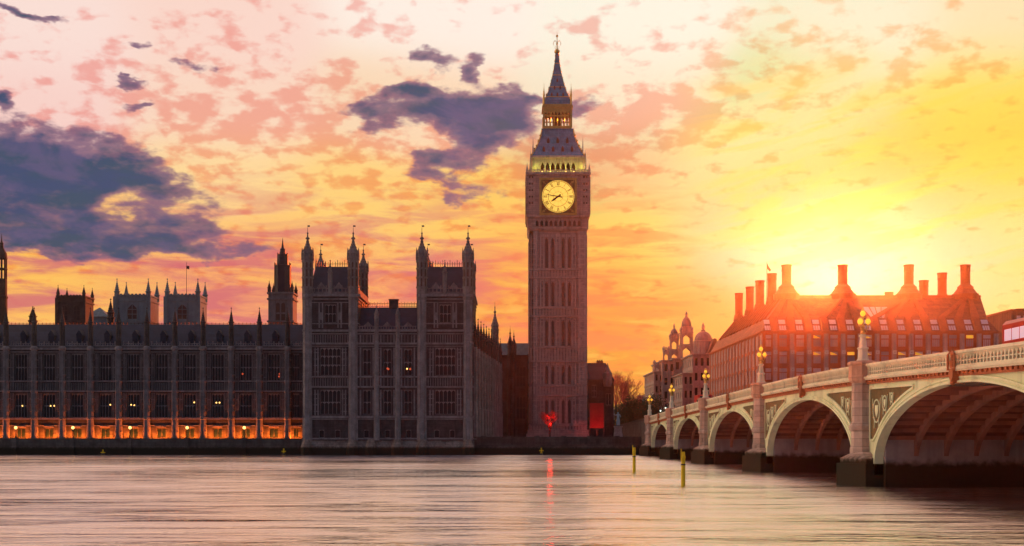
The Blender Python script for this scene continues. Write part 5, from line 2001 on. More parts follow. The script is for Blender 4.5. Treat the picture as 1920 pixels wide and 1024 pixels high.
lit = {(1, 2), (1, 3), (1, 4), (1, 5), (0, 2), (0, 5), (1, 7), (1, 8), (0, 11), (2, 3)}
for r_, (p0, p1) in enumerate(rows[:3]):
    for k, c in enumerate(cols):
        if r_ == 2 and k > 8 and k != 13:
            continue
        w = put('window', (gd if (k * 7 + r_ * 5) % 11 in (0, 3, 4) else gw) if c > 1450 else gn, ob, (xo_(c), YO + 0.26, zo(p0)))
        put('window_frame', fme, w, (xo_(c), YO + 0.13, zo(p0)), scale=(1 if c > 1450 else 0.74, 1, 1))
        if (r_, k) in lit:
            put('lit_ceiling', (lbt, lbm, lbt, lbh, lbt)[(k + r_ * 2) % 5], w, (xo_(c), YO + 0.20, zo(p0)))
sm = MB()
for (p0, p1) in rows:
    sm.box(-0.95, 0.95, 0, 0.1, zo(p0) - 0.2, zo(p1) + 0.1)
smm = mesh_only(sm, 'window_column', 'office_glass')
for k in range(NBAY):
    a = bs_ * (k + 0.5)
    put('window_column', smm, ob, (XF + us[0] * a + ins[0] * 0.1, YF + us[1] * a + ins[1] * 0.1, 0), rzs)
# stone piers between the windows, with white brackets
pm = MB()
pm.box(-0.44, 0.44, -0.55, 0.0, ZB, zo(626))
pm.box(-0.30, 0.30, -0.8, -0.55, ZB, zo(630))
pmm = mesh_only(pm, 'stone_pier', 'office_stone')
bk = MB()
bk.box(-0.40, -0.15, -0.95, -0.75, -0.40, 0.40)
bk.box(0.15, 0.40, -0.95, -0.75, -0.40, 0.40)
bk.box(-0.15, 0.15, -0.948, -0.75, 0.15, 0.40)
bk.box(-0.15, 0.15, -0.948, -0.75, -0.40, -0.15)
bkm = mesh_only(bk, 'bracket', 'white_metal')
for k in range(14):
    c = 1468.6 + 31.85 * (k - 0.5)
    if c > 1868:
        continue
    q = put('stone_pier', pmm, ob, (xo_(c), YO, 0))
    for py in (661, 693, 724.5):
        put('bracket', bkm, q, (xo_(c), YO, zo(py)))
pm = MB()
pm.box(-0.32, 0.32, -0.14, 0.0, ZB, zo(626))
for py in (660, 692, 724):
    pm.box(-0.4, 0.4, -0.22, -0.14, zo(py) - 0.3, zo(py) + 0.3)
pms = mesh_only(pm, 'stone_pier', 'office_stone')
for k in range(NBAY + 1):
    a = bs_ * k
    put('stone_pier', pms, ob, (XF + us[0] * a, YF + us[1] * a, 0), rzs)

# roof: steep attic with two rows of windows, then a long slope to the ridge
ya1, za1 = YO + 2.2, Z(598, YO + 2.2)
yr, zr = YO + 8.5, Z(557, YO + 8.5)
XR0, XR1 = X(1475, yr), X(1838, yr)
b = MB()
# front slopes
e0, e1 = (X0, YO, ZE), (X1, YO, ZE)
a0, a1 = (X0 + 1.6, ya1, za1), (X1 - 1.6, ya1, za1)
r0, r1 = (XR0, yr, zr), (XR1, yr, zr)
b.poly([e0, e1, a1, a0])
b.poly([a0, a1, r1, r0])
# right hip
b.poly([e1, (X1, YO + 26, ZE), (X1 - 1.6, YO + 24, za1), a1])
b.poly([a1, (X1 - 1.6, YO + 24, za1), r1])
b.poly([(X1, YO + 26, ZE), (X0 + 14, YO + 26, ZE), (X0 + 14, YO + 24, za1), (X1 - 1.6, YO + 24, za1)])
b.poly([(X1 - 1.6, YO + 24, za1), (X0 + 14, YO + 24, za1), r0, r1])
# side range slopes (inwards from the road front)
pS = lambda a, d, z: (XF + us[0] * a + ins[0] * d, YF + us[1] * a + ins[1] * d, z)
aF = pS(1.2, 1.6, za1)
rF = pS(4.0, 6.2, zr)
eF = pS(0, 0, ZE)
b.poly([eF, e0, a0, aF])
b.poly([aF, a0, r0, rF])
bk1 = pS(0, 14, ZE)
b.poly([eF, aF, rF, bk1])
b.poly([bk1, rF, r0, (X0 + 14, YO + 24, ZE)])
rf = b.build('roof', 'bronze_roof', ob)
# bronze air ducts running up the roof to the chimneys
bigs = [1474.6, 1580, 1704, 1810]


def roofpt(px, f):
    """point on the front roof slope at pixel column px (at the attic line) and fraction f towards the ridge"""
    x = xo_(px)
    return Vector((x, ya1 + (yr - ya1) * f, za1 + (zr - za1) * f))


for k in range(13):
    c = 1468.6 + 31.85 * (k - 0.5)
    if not 1440 < c < 1860:
        continue
    tgt = min(bigs, key=lambda q: abs(q - c))
    p = roofpt(c, 0.0)
    q = Vector((X(tgt, yr) + (0.5 if c > tgt else -0.5), yr - 1.2, zr - 0.4))
    b = MB()
    n = Vector((0, -0.55, 0.5))
    wd = 0.85
    pts = [p + Vector((-wd, 0, 0)), p + Vector((wd, 0, 0)), q + Vector((0.35, 0, 0)), q + Vector((-0.35, 0, 0))]
    b.rings([[tuple(v) for v in pts], [tuple(v + n * 0.7) for v in pts]])
    z0_, z1_ = ZE, za1
    b.rings([[(p.x - wd, YO - 0.05, ZE), (p.x + wd, YO - 0.05, ZE), (p.x + wd, ya1, za1), (p.x - wd, ya1, za1)], [(p.x - wd * .8, YO - 0.4, ZE + 0.1), (p.x + wd * .8, YO - 0.4, ZE + 0.1), (p.x + wd * .8, ya1 - 0.35, za1 + 0.35), (p.x - wd * .8, ya1 - 0.35, za1 + 0.35)]])
    b.build('roof_duct', 'bronze', rf)
for k in range(NBAY - 2):
    a = bs_ * (k + 1.5)
    p = Vector(pS(a, 1.7, za1 + 0.1))
    q = Vector(pS(min(max(a, 8), LS - 8), 5.8, zr - 0.3))
    b = MB()
    uu = Vector((us[0], us[1], 0))
    pts = [p - uu * 0.6, p + uu * 0.6, q + uu * 0.3, q - uu * 0.3]
    n = Vector((-ins[0] * 0.5, -ins[1] * 0.5, 0.5))
    b.rings([[tuple(v) for v in pts], [tuple(v + n * 0.6) for v in pts]])
    b.build('roof_duct', 'bronze', rf)
# attic windows (two rows) in the steep part
dirv = Vector((0, ya1 - YO, za1 - ZE))
for k, c in enumerate(cols):
    if c < 1450 or c > 1845:
        pass
    x = xo_(c)
    for (f0, f1, hw) in ((0.12, 0.46, 0.72), (0.60, 0.92, 0.72)):
        b = MB()
        p0, p1 = Vector((x, YO, ZE)) + dirv * f0, Vector((x, YO, ZE)) + dirv * f1
        n = Vector((0, -0.06, 0.02))
        pts = [p0 + Vector((-hw, 0, 0)), p0 + Vector((hw, 0, 0)), p1 + Vector((hw, 0, 0)), p1 + Vector((-hw, 0, 0))]
        b.rings([[tuple(v - n) for v in pts], [tuple(v + n) for v in pts]])
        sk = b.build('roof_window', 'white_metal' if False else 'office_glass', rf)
        if f0 < 0.3:
            b = MB()
            for q in (-0.24, 0.24):
                a_ = [p0 + Vector((q - 0.05, 0, 0)), p0 + Vector((q + 0.05, 0, 0)), p1 + Vector((q + 0.05, 0, 0)), p1 + Vector((q - 0.05, 0, 0))]
                b.rings([[tuple(v) for v in a_], [tuple(v + n * 1.6) for v in a_]])
            b.build('glazing_bar', 'bronze', sk)
# big skylight
b = MB()
pa, pb_, pc, pd = roofpt(1640, 0.04), roofpt(1664, 0.04), roofpt(1677, 0.52), roofpt(1630, 0.52)
n = Vector((0, -0.10, 0.10))
b.rings([[tuple(v) for v in (pa, pb_, pc, pd)], [tuple(v + n) for v in (pa, pb_, pc, pd)]])
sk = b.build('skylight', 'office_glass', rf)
b = MB()
for f_ in (0.25, 0.5, 0.75):
    b.tube(tuple(pa.lerp(pb_, f_) + n), tuple(pd.lerp(pc, f_) + n), 0.12, n=4)
b.build('glazing_bar', 'bronze', sk)
b = MB()
b.box(XR0, XR1, yr - 0.4, yr + 0.4, zr - 0.2, zr + 0.35)
b.build('ridge_cap', 'bronze', rf)


def chimney(px, y, ptop, w, big):
    zt = Z(ptop, y)
    x = X(px, y)
    s = y / F
    r = w * s / 2
    b = MB()
    zb = zr - 0.6
    if big:
        b.lathe(x, y, [(24 * s, zb), (24 * s, zb + 0.3), (24.5 * s, Z(552, y)), (22 * s, Z(551, y)), (15 * s, Z(542, y)), (14.5 * s, Z(538, y)), (13 * s, Z(537, y)), (r, Z(533, y)), (r, zt - 1.5)], 16)
    else:
        b.lathe(x, y, [(r * 1.5, zb), (r * 1.2, zb + 1.4), (r, zb + 1.8), (r, zt - 1.5)], 16)
    b.lathe(x, y, [(r * 1.06, zt - 1.5), (r * 1.06, zt - 1.2)], 16)
    for k in range(12):
        t = 2 * pi * k / 12
        b.lathe(x + r * 0.92 * cos(t), y + r * 0.92 * sin(t), [(0.11, zt - 1.2), (0.11, zt - 0.35)], 6)
    b.lathe(x, y, [(r * 1.12, zt - 0.35), (r * 1.12, zt)], 16)
    b.lathe(x, y, [(r * 0.55, zt - 1.25), (r * 0.55, zt - 0.3)], 8)
    b.build('chimney', 'bronze', rf)


for px in bigs:
    chimney(px, yr + 0.5, 497, 17.5, True)
chimney(1766.5, yr + 4, 512, 16.5, False)
chimney(1732, yr + 8, 526, 16.5, False)
chimney(1667, yr + 5, 548, 15, False)
for (px, y_, tp, w) in ((1447.5, 300, 513, 16.5), (1424.7, 313.8, 526.5, 16), (1406, 326.6, 538, 14.5), (1385.5, 341, 550, 14)):
    chimney(px, y_, tp, w, False)
b = MB()
yp = yr + 2
b.tube((X(1438, yp), yp, zr - 1), (X(1438, yp), yp, Z(491, yp)), 0.10, 0.06, n=6)
b.poly([(X(1438.5, yp), yp, Z(494, yp)), (X(1438.5, yp), yp, Z(504, yp)), (X(1444, yp), yp + 0.3, Z(509, yp)), (X(1446, yp), yp + 0.2, Z(506, yp)), (X(1441, yp), yp - 0.1, Z(500, yp))])
b.build('flagpole', 'bronze', ob)

# dark brick block at the right edge, beyond the office block
YD = 300.0
db = thing('brick_block', (X(1925, YD), YD, ZB), 'brown flat roofed block showing above the bus at the right edge', 'building')
b = MB()
xa, xb = X(1896.5, YD), X(1990, YD)
b.box(xa, xb, YD, YD + 18, ZB, Z(583, YD))
b.build('wall', 'brick', db)
b = MB()
b.box(xa - 0.3, xb + 0.3, YD - 0.3, YD + 18.3, Z(583, YD), Z(580, YD))
b.box(xa + 2, xa + 6, YD + 2, YD + 5, Z(580, YD), Z(577, YD))
b.build('roof', 'bronze', db)
for k in range(7):
    for py in (600, 620):
        b = MB()
        x = xa + 1.2 + k * 1.6
        b.box(x, x + 0.9, YD - 0.05, YD + 0.1, Z(py, YD), Z(py - 8, YD))
        b.build('window', 'office_glass', db)

# ------------------------------------------------------------------ baroque offices inland
YG = 400.0
zg = lambda py: Z(py, YG)
xg = lambda px: X(px, YG)


def wing(th, px0, px1, py_top, y0, depth, floors, nwin, mat='portland', name='wall', roof=True, pb=790):
    """block with rows of real windows on its river front and on its left side"""
    xa, xb = X(px0, y0), X(px1, y0)
    zt = Z(py_top, y0)
    zb = 3.3
    hh = zt - 6.0
    ops, sops = [], []
    for r in range(floors):
        z0 = 6.0 + hh * (r + 0.22) / floors
        z1 = 6.0 + hh * (r + 0.74) / floors
        for k in range(nwin):
            c = (xb - xa) * (k + 0.5) / nwin
            hw = (xb - xa) / nwin * 0.24
            ops.append((c - hw, c + hw, z0, z1))
        ns = max(2, int(depth / 4))
        for k in range(ns):
            c = depth * (k + 0.5) / ns
            sops.append((c - 0.7, c + 0.7, z0, z1))
    b = MB()
    facade(b, (xa, y0), (1, 0), xb - xa, zb, zt, ops, 0.5)
    facade(b, (xa, y0 + depth), (0, -1), depth, zb, zt, sops, 0.5)
    b.poly([(xb, y0, zb), (xb, y0 + depth, zb), (xb, y0 + depth, zt), (xb, y0, zt)])
    b.poly([(xa, y0, zt), (xb, y0, zt), (xb, y0 + depth, zt), (xa, y0 + depth, zt)])
    for r in range(floors + 1):
        z = 6.0 + hh * r / floors
        pr = 0.55 if r == floors else 0.22
        b.box(xa - pr, xb + pr, y0 - pr, y0, z - 0.25, z + 0.15)
        b.box(xa - pr, xa, y0, y0 + depth, z - 0.25, z + 0.15)
    for k in range(nwin + 1):
        x = xa + (xb - xa) * k / nwin
        b.box(x - 0.25, x + 0.25, y0 - 0.3, y0 - 0.003, 6.2 + hh / floors, zt - 0.3)
    w = b.build(name, mat, th)
    b = MB()
    b.box(xa + 0.55, xb - 0.2, y0 + 0.55, y0 + depth - 0.5, zb, zt - 0.3)
    b.build('window_glass', 'glass', w)
    return xa, xb, zt


def open_stage(b, x, y, h, z0, z1, n=2):
    """square belfry stage with open arches on every side"""
    t = h * 0.34
    for sx in (-1, 1):
        for sy in (-1, 1):
            b.box(x + sx * (h - t / 2) - t / 2, x + sx * (h - t / 2) + t / 2, y + sy * (h - t / 2) - t / 2, y + sy * (h - t / 2) + t / 2, z0, z1)
    b.box(x - h, x + h, y - h, y + h, z1 - 0.02, z1 + 0.4)
    b.box(x - h * 1.1, x + h * 1.1, y - h * 1.1, y + h * 1.1, z1 + 0.4, z1 + 0.8)
    b.box(x - h * 1.05, x + h * 1.05, y - h * 1.05, y + h * 1.05, z0 - 0.5, z0)
    zz = z1
    for sy in (-1, 1):
        for s in (-1, 1):
            b.extrude([(x + s * (h - t), y + sy * h * 0.9, zz), (x + s * (h - t), y + sy * h * 0.9, zz - h * 0.5), (x + s * 0.1, y + sy * h * 0.9, zz)], (0, -sy * 0.3, 0))
            b.extrude([(x + sy * h * 0.9, y + s * (h - t), zz), (x + sy * h * 0.9, y + s * (h - t), zz - h * 0.5), (x + sy * h * 0.9, y + s * 0.1, zz)], (-sy * 0.3, 0, 0))


def dome_profile(r, z0, z1, tip):
    pr = [(r * 1.08, z0 - 0.4), (r * 1.08, z0)]
    for k in range(7):
        t = pi / 2 * k / 7
        pr.append((r * cos(t), z0 + (z1 - z0) * sin(t)))
    pr += [(r * 0.22, z1), (r * 0.22, z1 + (tip - z1) * 0.35), (r * 0.3, z1 + (tip - z1) * 0.4), (r * 0.2, z1 + (tip - z1) * 0.6), (0.05, tip)]
    return pr


gv = thing('domed_offices', (xg(1265), YG, ZB), 'pale stone baroque offices with open domed towers, left of the orange office block', 'office building')
wing(gv, 1227, 1244, 697, YG + 6, 30, 5, 2)
wing(gv, 1243, 1266, 676, YG + 2, 30, 5, 2)
wing(gv, 1264, 1302, 672, YG, 30, 5, 3)
for (px, y, stages, dome, mat) in (
        (1287, YG + 6, [(12.5, 672, 652), (11.0, 646, 628)], (9.5, 613, 594, 583), 'portland'),
        (1264, YG + 10, [(8.5, 676, 664), (7.5, 655, 640)], (7.0, 626, 616, 606), 'portland'),
        (1249, YG + 12, [(5.5, 676, 664)], (4.5, 662, 655, 649), 'portland'),
        (1232, YG + 10, [(5.0, 697, 690)], (5.0, 688, 683, 680), 'portland')):
    b = MB()
    s = y / F
    x = X(px, y)
    zlast = None
    for (hw, p0, p1) in stages:
        if zlast is not None:
            b.box(x - hw * s, x + hw * s, y - hw * s, y + hw * s, zlast, Z(p0, y))
        open_stage(b, x, y, hw * s, Z(p0, y), Z(p1, y))
        zlast = Z(p1, y) + 0.7
    (hw, p0, p1, pt) = dome
    b.lathe(x, y, [(hw * s * 1.0, zlast), (hw * s, Z(p0, y) - 0.4), (hw * s * 1.15, Z(p0, y) - 0.3), (hw * s * 1.15, Z(p0, y))], 12)
    for sx in (-1, 1):
        for sy in (-1, 1):
            b.lathe(x + sx * hw * s, y + sy * hw * s, [(0.3, zlast), (0.3, zlast + 0.8), (0.45, zlast + 1.0), (0.1, zlast + 1.8)], 8)
    tw_ = b.build('tower', mat, gv)
    b = MB()
    b.lathe(x, y, dome_profile(hw * s, Z(p0, y), Z(p1, y), Z(pt, y)), 16)
    b.build('dome', 'lead', tw_, smooth=False)

g2 = thing('corner_offices', (X(1316, 375), 375, ZB), 'stone and brick corner block with a single round dome, against the orange office block', 'office building')
wing(g2, 1300, 1344, 664, 376, 28, 5, 4, 'portland')
wing(g2, 1281, 1300, 700, 378, 26, 4, 2, 'portland', 'low_wall')
b = MB()
y = 384.0
s = y / F
x = X(1318.5, y)
b.lathe(x, y, [(17 * s, Z(664, y)), (17 * s, Z(642, y)), (18.5 * s, Z(641, y)), (18.5 * s, Z(639, y))], 16)
for k in range(12):
    t = 2 * pi * k / 12
    b.tube((x + 17.3 * s * cos(t), y + 17.3 * s * sin(t), Z(663, y)), (x + 17.3 * s * cos(t), y + 17.3 * s * sin(t), Z(642, y)), 0.25, n=6)
b.lathe(x, y, [(2.2 * s, Z(624, y)), (2.2 * s, Z(616, y)), (3.4 * s, Z(615, y)), (2.6 * s, Z(611, y)), (0.06, Z(605, y))], 8)
dr = b.build('drum', 'portland', g2)
b = MB()
b.lathe(x, y, dome_profile(16.5 * s, Z(639, y), Z(621, y), Z(617, y)), 20)
b.build('dome', 'lead', dr)
b = MB()
b.extrude([(X(1326, 377), 377, Z(664, 377)), (X(1344, 377), 377, Z(664, 377)), (X(1344, 377), 377, Z(636, 377)), (X(1340, 377), 377, Z(634, 377))], (0, 12, 0))
b.build('gable_roof', 'brick', g2)


# ------------------------------------------------------------------ building and red panel right of the clock tower
YH = 318.0
xh, zh = (lambda px: X(px, YH)), (lambda py: Z(py, YH))
hb_ = thing('gabled_house', (xh(1126), YH, 3.3), 'dark gabled building with chimney and bay against the right side of the clock tower', 'building')
b = MB()
ops = [(xh(1110) - xh(1103), xh(1118) - xh(1103), zh(745), zh(722)), (xh(1136) - xh(1103), xh(1146) - xh(1103), zh(760), zh(738))]
facade(b, (xh(1103), YH), (1, 0), xh(1151) - xh(1103), 3.2, zh(712), ops, 0.4)
b.poly([(xh(1103), YH, 3.2), (xh(1103), YH + 14, 3.2), (xh(1103), YH + 14, zh(712)), (xh(1103), YH, zh(712))])
b.poly([(xh(1151), YH, 3.2), (xh(1151), YH + 14, 3.2), (xh(1151), YH + 14, zh(712)), (xh(1151), YH, zh(712))])
for py in (714, 750, 775):
    b.box(xh(1102.8), xh(1151.4), YH - 0.2, YH, zh(py), zh(py) + 0.25)
b.build('wall', 'stone', hb_)
b = MB()
b.box(xh(1104), xh(1150), YH + 0.5, YH + 0.7, 3.2, zh(714))
b.build('inner_wall', 'slot', hb_)
b = MB()
b.rings([[(xh(1102), YH - 0.3, zh(712)), (xh(1151.5), YH - 0.3, zh(712)), (xh(1151.5), YH + 14, zh(712)), (xh(1102), YH + 14, zh(712))],
         [(xh(1102), YH + 4, zh(679)), (xh(1138), YH + 4, zh(679)), (xh(1138), YH + 9, zh(679)), (xh(1102), YH + 9, zh(679))]])
r_ = b.build('roof', 'slate', hb_)
b = MB()
b.box(xh(1121), xh(1133), YH + 4, YH + 6, zh(690), zh(675))
for k in range(3):
    b.lathe(xh(1123 + 4 * k), YH + 5, [(0.2, zh(675)), (0.16, zh(672.5))], 8)
b.build('chimney', 'brick', r_)
for (pa, pb_, p0, p1) in ((1110, 1118, 745, 722), (1136, 1146, 760, 738)):
    b = MB()
    b.box(xh(pa), xh(pb_), YH + 0.25, YH + 0.35, zh(p0), zh(p1))
    w = b.build('window', 'glass', hb_)
    b = MB()
    for f_ in (0, 0.5, 1):
        x = xh(pa) + (xh(pb_) - xh(pa)) * f_
        b.box(x - 0.07, x + 0.07, YH + 0.1, YH + 0.24, zh(p0), zh(p1))
    for f_ in (0.0, 0.5, 0.96):
        z = zh(p0) + (zh(p1) - zh(p0)) * f_
        b.box(xh(pa), xh(pb_), YH + 0.12, YH + 0.22, z, z + 0.14)
    b.build('window_frame', 'stone_pale', w)
b = MB()
b.lathe(xh(1139), YH - 0.2, [(0.9, zh(725)), (1.1, zh(718)), (1.1, zh(700)), (0.9, zh(699)), (0.3, zh(688)), (0.05, zh(681))], 8)
b.build('bay_turret', 'stone_pale', hb_)

YR = 303.0
hd = thing('red_panel', (X(1121, YR), YR, 3.3), 'flat red panel glowing at the foot of the dark gabled building', 'red_panel')  # stand-in for a glowing red shape, lit by an added spot
b = MB()
b.box(X(1106, YR), X(1132, YR), YR, YR + 0.15, Z(803, YR), Z(756, YR))
b.build('panel', 'red_panel', hd)
b = MB()
for px in (1105.4, 1132.6, 1119):
    b.box(X(px, YR) - 0.1, X(px, YR) + 0.1, YR + (0.152 if px == 1119 else -0.05), YR + 0.3, 3.2, Z(755, YR))
b.box(X(1106, YR), X(1132, YR), YR - 0.04, YR + 0.2, Z(756, YR), Z(755, YR))
b.build('frame', 'dark_metal', hd)
b = MB()
b.tube((X(1126, YR - 4), YR - 4, 3.2), (X(1126, YR - 4), YR - 4, 4.0), 0.08)
b.box(X(1126, YR - 4) - 0.25, X(1126, YR - 4) + 0.25, YR - 4.15, YR - 3.85, 4.0, 4.25)
b.build('floodlight', 'dark_metal', hd)  # added fitting for the red light on the panel
ld = bpy.data.lights.new('added_red_beam', 'SPOT')
ld.energy = 900
ld.color = (1.0, 0.10, 0.08)
ld.spot_size = radians(95)
ld.spot_blend = 0.6
lo = bpy.data.objects.new('added_red_beam', ld)
COL.objects.link(lo)
lo.parent = hd
lo.location = Vector((X(1126, YR - 4), YR - 4, 4.4)) - Vector(hd.location)
lo.rotation_euler = (Vector((X(1126, YR - 4), YR - 4, 4.4)) - Vector((X(1120, YR), YR, 7.0))).to_track_quat('Z', 'Y').to_euler()

# red signal and the tree it lights
YS = 296.0
sg_ = thing('traffic_signal', (X(1030, YS), YS, 3.25), 'red traffic signal shining in front of the clock tower base', 'traffic light')
x = X(1032, YS)
b = MB()
b.tube((x, YS, 3.25), (x, YS, 6.4), 0.07, n=8)
b.build('post', 'dark_metal', sg_)
b = MB()
b.box(x - 0.18, x + 0.18, YS - 0.1, YS + 0.12, 5.5, 6.6)
b.box(x - 0.3, x + 0.3, YS + 0.12, YS + 0.15, 5.35, 6.75)
b.build('signal_head', 'dark_metal', sg_)
for k, (z, mt) in enumerate(((6.4, 'bulb_red'), (6.05, 'dark_metal'), (5.7, 'dark_metal'))):
    b = MB()
    b.ball((x, YS - 0.12, z), 0.13)
    b.build('lens', mt, sg_)
ld = bpy.data.lights.new('signal_glow', 'POINT')
ld.energy = 700
ld.color = (1.0, 0.02, 0.01)
ld.shadow_soft_size = 0.6
lo = bpy.data.objects.new('signal_glow', ld)
COL.objects.link(lo)
lo.parent = sg_
lo.location = Vector((x - 0.1, YS - 0.5, 6.6)) - Vector(sg_.location)


# ------------------------------------------------------------------ trees
def branch_tree(b, p, d, length, r, depth, rng, spread=0.55, up=0.15):
    q = p + d * length
    b.tube(tuple(p), tuple(q), r, r * 0.68, n=5 if depth > 2 else 3, cap=False)
    if depth == 0:
        return
    n = 3 if depth > 1 else 4
    for k in range(n):
        ax = Vector((rng.uniform(-1, 1), rng.uniform(-1, 1), rng.uniform(-0.5, 0.8) + up))
        nd = (d + ax * spread).normalized()
        s = p.lerp(q, rng.uniform(0.55, 1.0))
        branch_tree(b, s if k else q, nd, length * rng.uniform(0.62, 0.82), r * 0.6, depth - 1, rng, spread, up)


def bare_tree(name, x, y, z, h, label, mat_trunk, mat_twig, seed, group=None, depth=5, spread=0.6):
    rng = random.Random(seed)
    t = thing(name, (x, y, z), label, 'tree', group)
    b = MB()
    top = Vector((x, y, z + h * 0.28))
    b.tube((x, y, z - 0.3), tuple(top), h * 0.035, h * 0.025, n=8)
    b.build('trunk', mat_trunk, t)
    b = MB()
    for k in range(4):
        a = 2 * pi * k / 4 + rng.random()
        branch_tree(b, top, Vector((cos(a) * 0.5, sin(a) * 0.5, 1)).normalized(), h * 0.24, h * 0.018, depth, rng, spread)
    b.build('branches', mat_twig, t)
    return t


def leafy_tree(x, y, z, h, w, label, seed, group):
    rng = random.Random(seed)
    t = thing('dark_tree', (x, y, z), label, 'tree', group)
    b = MB()
    b.tube((x, y, z - 0.3), (x, y, z + h * 0.55), h * 0.03, h * 0.015, n=7)
    for k in range(6):
        a = rng.uniform(0, 2 * pi)
        b.tube((x, y, z + h * rng.uniform(0.25, 0.5)), (x + cos(a) * w * 0.4, y + sin(a) * w * 0.4, z + h * rng.uniform(0.55, 0.8)), h * 0.012, h * 0.005, n=4)
    b.build('trunk', 'bark', t)
    b = MB()
    cl = [(rng.uniform(-0.7, 0.7) * w / 2, rng.uniform(-0.7, 0.7) * w / 2, h * rng.uniform(0.32, 0.88), rng.uniform(0.16, 0.30) * w) for _ in range(16)]
    for k in range(2600):
        c = cl[rng.randrange(16)]
        v = Vector((rng.gauss(0, 1), rng.gauss(0, 1), rng.gauss(0, 0.8)))
        v = v.normalized() * c[3] * rng.uniform(0.5, 1.08)
        p = Vector((x + c[0], y + c[1], z + c[2])) + v
        a = Vector((rng.uniform(-1, 1), rng.uniform(-1, 1), rng.uniform(-1, 1))).normalized()
        e = a.orthogonal().normalized()
        s = rng.uniform(0.16, 0.34)
        b.poly([tuple(p - a * s), tuple(p + e * s * 0.55), tuple(p + a * s), tuple(p - e * s * 0.55)])
    b.build('crown', 'leaf', t)
    return t


bare_tree('bare_tree', X(1031, 299), 299.0, 3.25, 6.8, 'small bare tree lit red by the signal at the clock tower base', 'bark', 'red_twig', 11, depth=5, spread=0.8)
bare_tree('bare_tree', X(1162, 380), 380.0, 3.3, 18.5, 'reddish bare winter tree standing against the sky beside the gabled building', 'bark', 'red_twig', 5, depth=6, spread=0.62)
bare_tree('bare_tree', X(1186, 400), 400.0, 3.3, 15.5, 'thin bare winter tree just right of the larger reddish one', 'bark', 'red_twig', 8, depth=5, spread=0.62)
TG = 'dark trees between the clock tower and the bridge'
for k, (px, y, top, w, lb) in enumerate(((1160, 352, 765, 9, 'low dark tree below the reddish bare tree'), (1176, 358, 757, 9, 'dark tree left of the farthest bridge lamp'), (1193, 350, 752, 10, 'dark round tree behind the farthest lamp'),
                                         (1210, 345, 742, 10, 'tall dark tree immediately left of the pale domed offices'), (1224, 352, 735, 9, 'tallest dark tree, partly in front of the domed offices'))):
    leafy_tree(X(px, y), y, 3.3, Z(top, y) - 3.3, w, lb, 40 + k, TG)
bl = [('red_brown_house', 1168, 1204, 768, 430, 'low dark brown building seen between the trees in the gap', 'brick'), ('pale_house', 1200, 1232, 752, 440, 'dark stone building behind the trees, next to the domed offices', 'stone')]
for (nm, pa, pb_, pt, y, lb, mt) in bl:
    t = thing('terraced_house', (X((pa + pb_) / 2, y), y, 3.3), lb, 'building')
    b = MB()
    b.box(X(pa, y), X(pb_, y), y, y + 15, 3.2, Z(pt, y))
    b.build('wall', mt, t)
    b = MB()
    b.extrude([(X(pa, y) - 0.2, y - 0.2, Z(pt, y)), (X(pa, y) - 0.2, y + 7, Z(pt - 12, y)), (X(pa, y) - 0.2, y + 15, Z(pt, y))], (X(pb_, y) - X(pa, y) + 0.4, 0, 0))
    b.build('roof', 'slate', t)
    for k in range(4):
        b = MB()
        x = X(pa, y) + (X(pb_, y) - X(pa, y)) * (k + 0.5) / 4
        b.box(x - 0.5, x + 0.5, y - 0.04, y + 0.1, Z(pt + 14, y), Z(pt + 5, y))
        b.build('window', 'glass', t)

# ------------------------------------------------------------------ statue on its plinth at the bridge foot
YM = 256.0
x = X(1159, YM)
st = thing('statue', (x, YM, 3.2), 'blue green bronze statue of a robed figure on a stone plinth by the bridge foot', 'statue')
b = MB()
zq = lambda py: Z(py, YM)
b.rings([[(x + sx * h, YM + sy * h, z) for sx, sy in ((-1, -1), (1, -1), (1, 1), (-1, 1))] for (h, z) in
         ((1.0, 1.9), (1.0, zq(826)), (0.85, zq(825)), (0.8, zq(812)), (0.7, zq(811)), (0.66, zq(802)), (0.85, zq(801)), (0.85, zq(799)))])
b.build('plinth', 'portland', st)
me = bpy.data.meshes.new('figure')
z0 = zq(799)
H_ = 3.0
pts = [((0, 0, 1.42), .24), ((0, 0, 1.75), .22), ((0, 0.0, 2.15), .26), ((0, 0, 2.38), .14), ((0, -0.02, 2.62), .17), ((0, -0.02, 2.78), .12),
       ((-0.32, 0, 2.28), .11), ((-0.62, -0.1, 2.10), .085), ((-0.80, -0.25, 2.42), .07), ((-0.84, -0.3, 2.62), .05),
       ((0.32, 0, 2.28), .11), ((0.46, -0.12, 1.92), .085), ((0.42, -0.42, 1.75), .06),
       ((-0.16, 0, 1.1), .24), ((-0.17, -0.04, 0.6), .22), ((-0.18, 0.02, 0.1), .26),
       ((0.16, 0, 1.1), .24), ((0.17, 0.04, 0.6), .22), ((0.18, 0.06, 0.1), .26),
       ((0, 0.25, 1.9), .16), ((0.05, 0.42, 1.1), .24), ((0.05, 0.5, 0.3), .26)]
ed = [(0, 1), (1, 2), (2, 3), (3, 4), (4, 5), (2, 6), (6, 7), (7, 8), (8, 9), (2, 10), (10, 11), (11, 12), (0, 13), (13, 14), (14, 15), (0, 16), (16, 17), (17, 18), (2, 19), (19, 20), (20, 21)]
me.from_pydata([(x + p[0] - x, p[1], z0 + p[2] * 1.0 - 3.2) for p, r in pts], ed, [])
fo = bpy.data.objects.new('figure', me)
COL.objects.link(fo)
fo.parent = st
sk = fo.modifiers.new('skin', 'SKIN')
for i, (p, r) in enumerate(pts):
    me.skin_vertices[0].data[i].radius = (r, r)
me.skin_vertices[0].data[0].use_root = True
ss = fo.modifiers.new('sub', 'SUBSURF')
ss.levels = ss.render_levels = 1
me.materials.append(M['statue'])
b = MB()
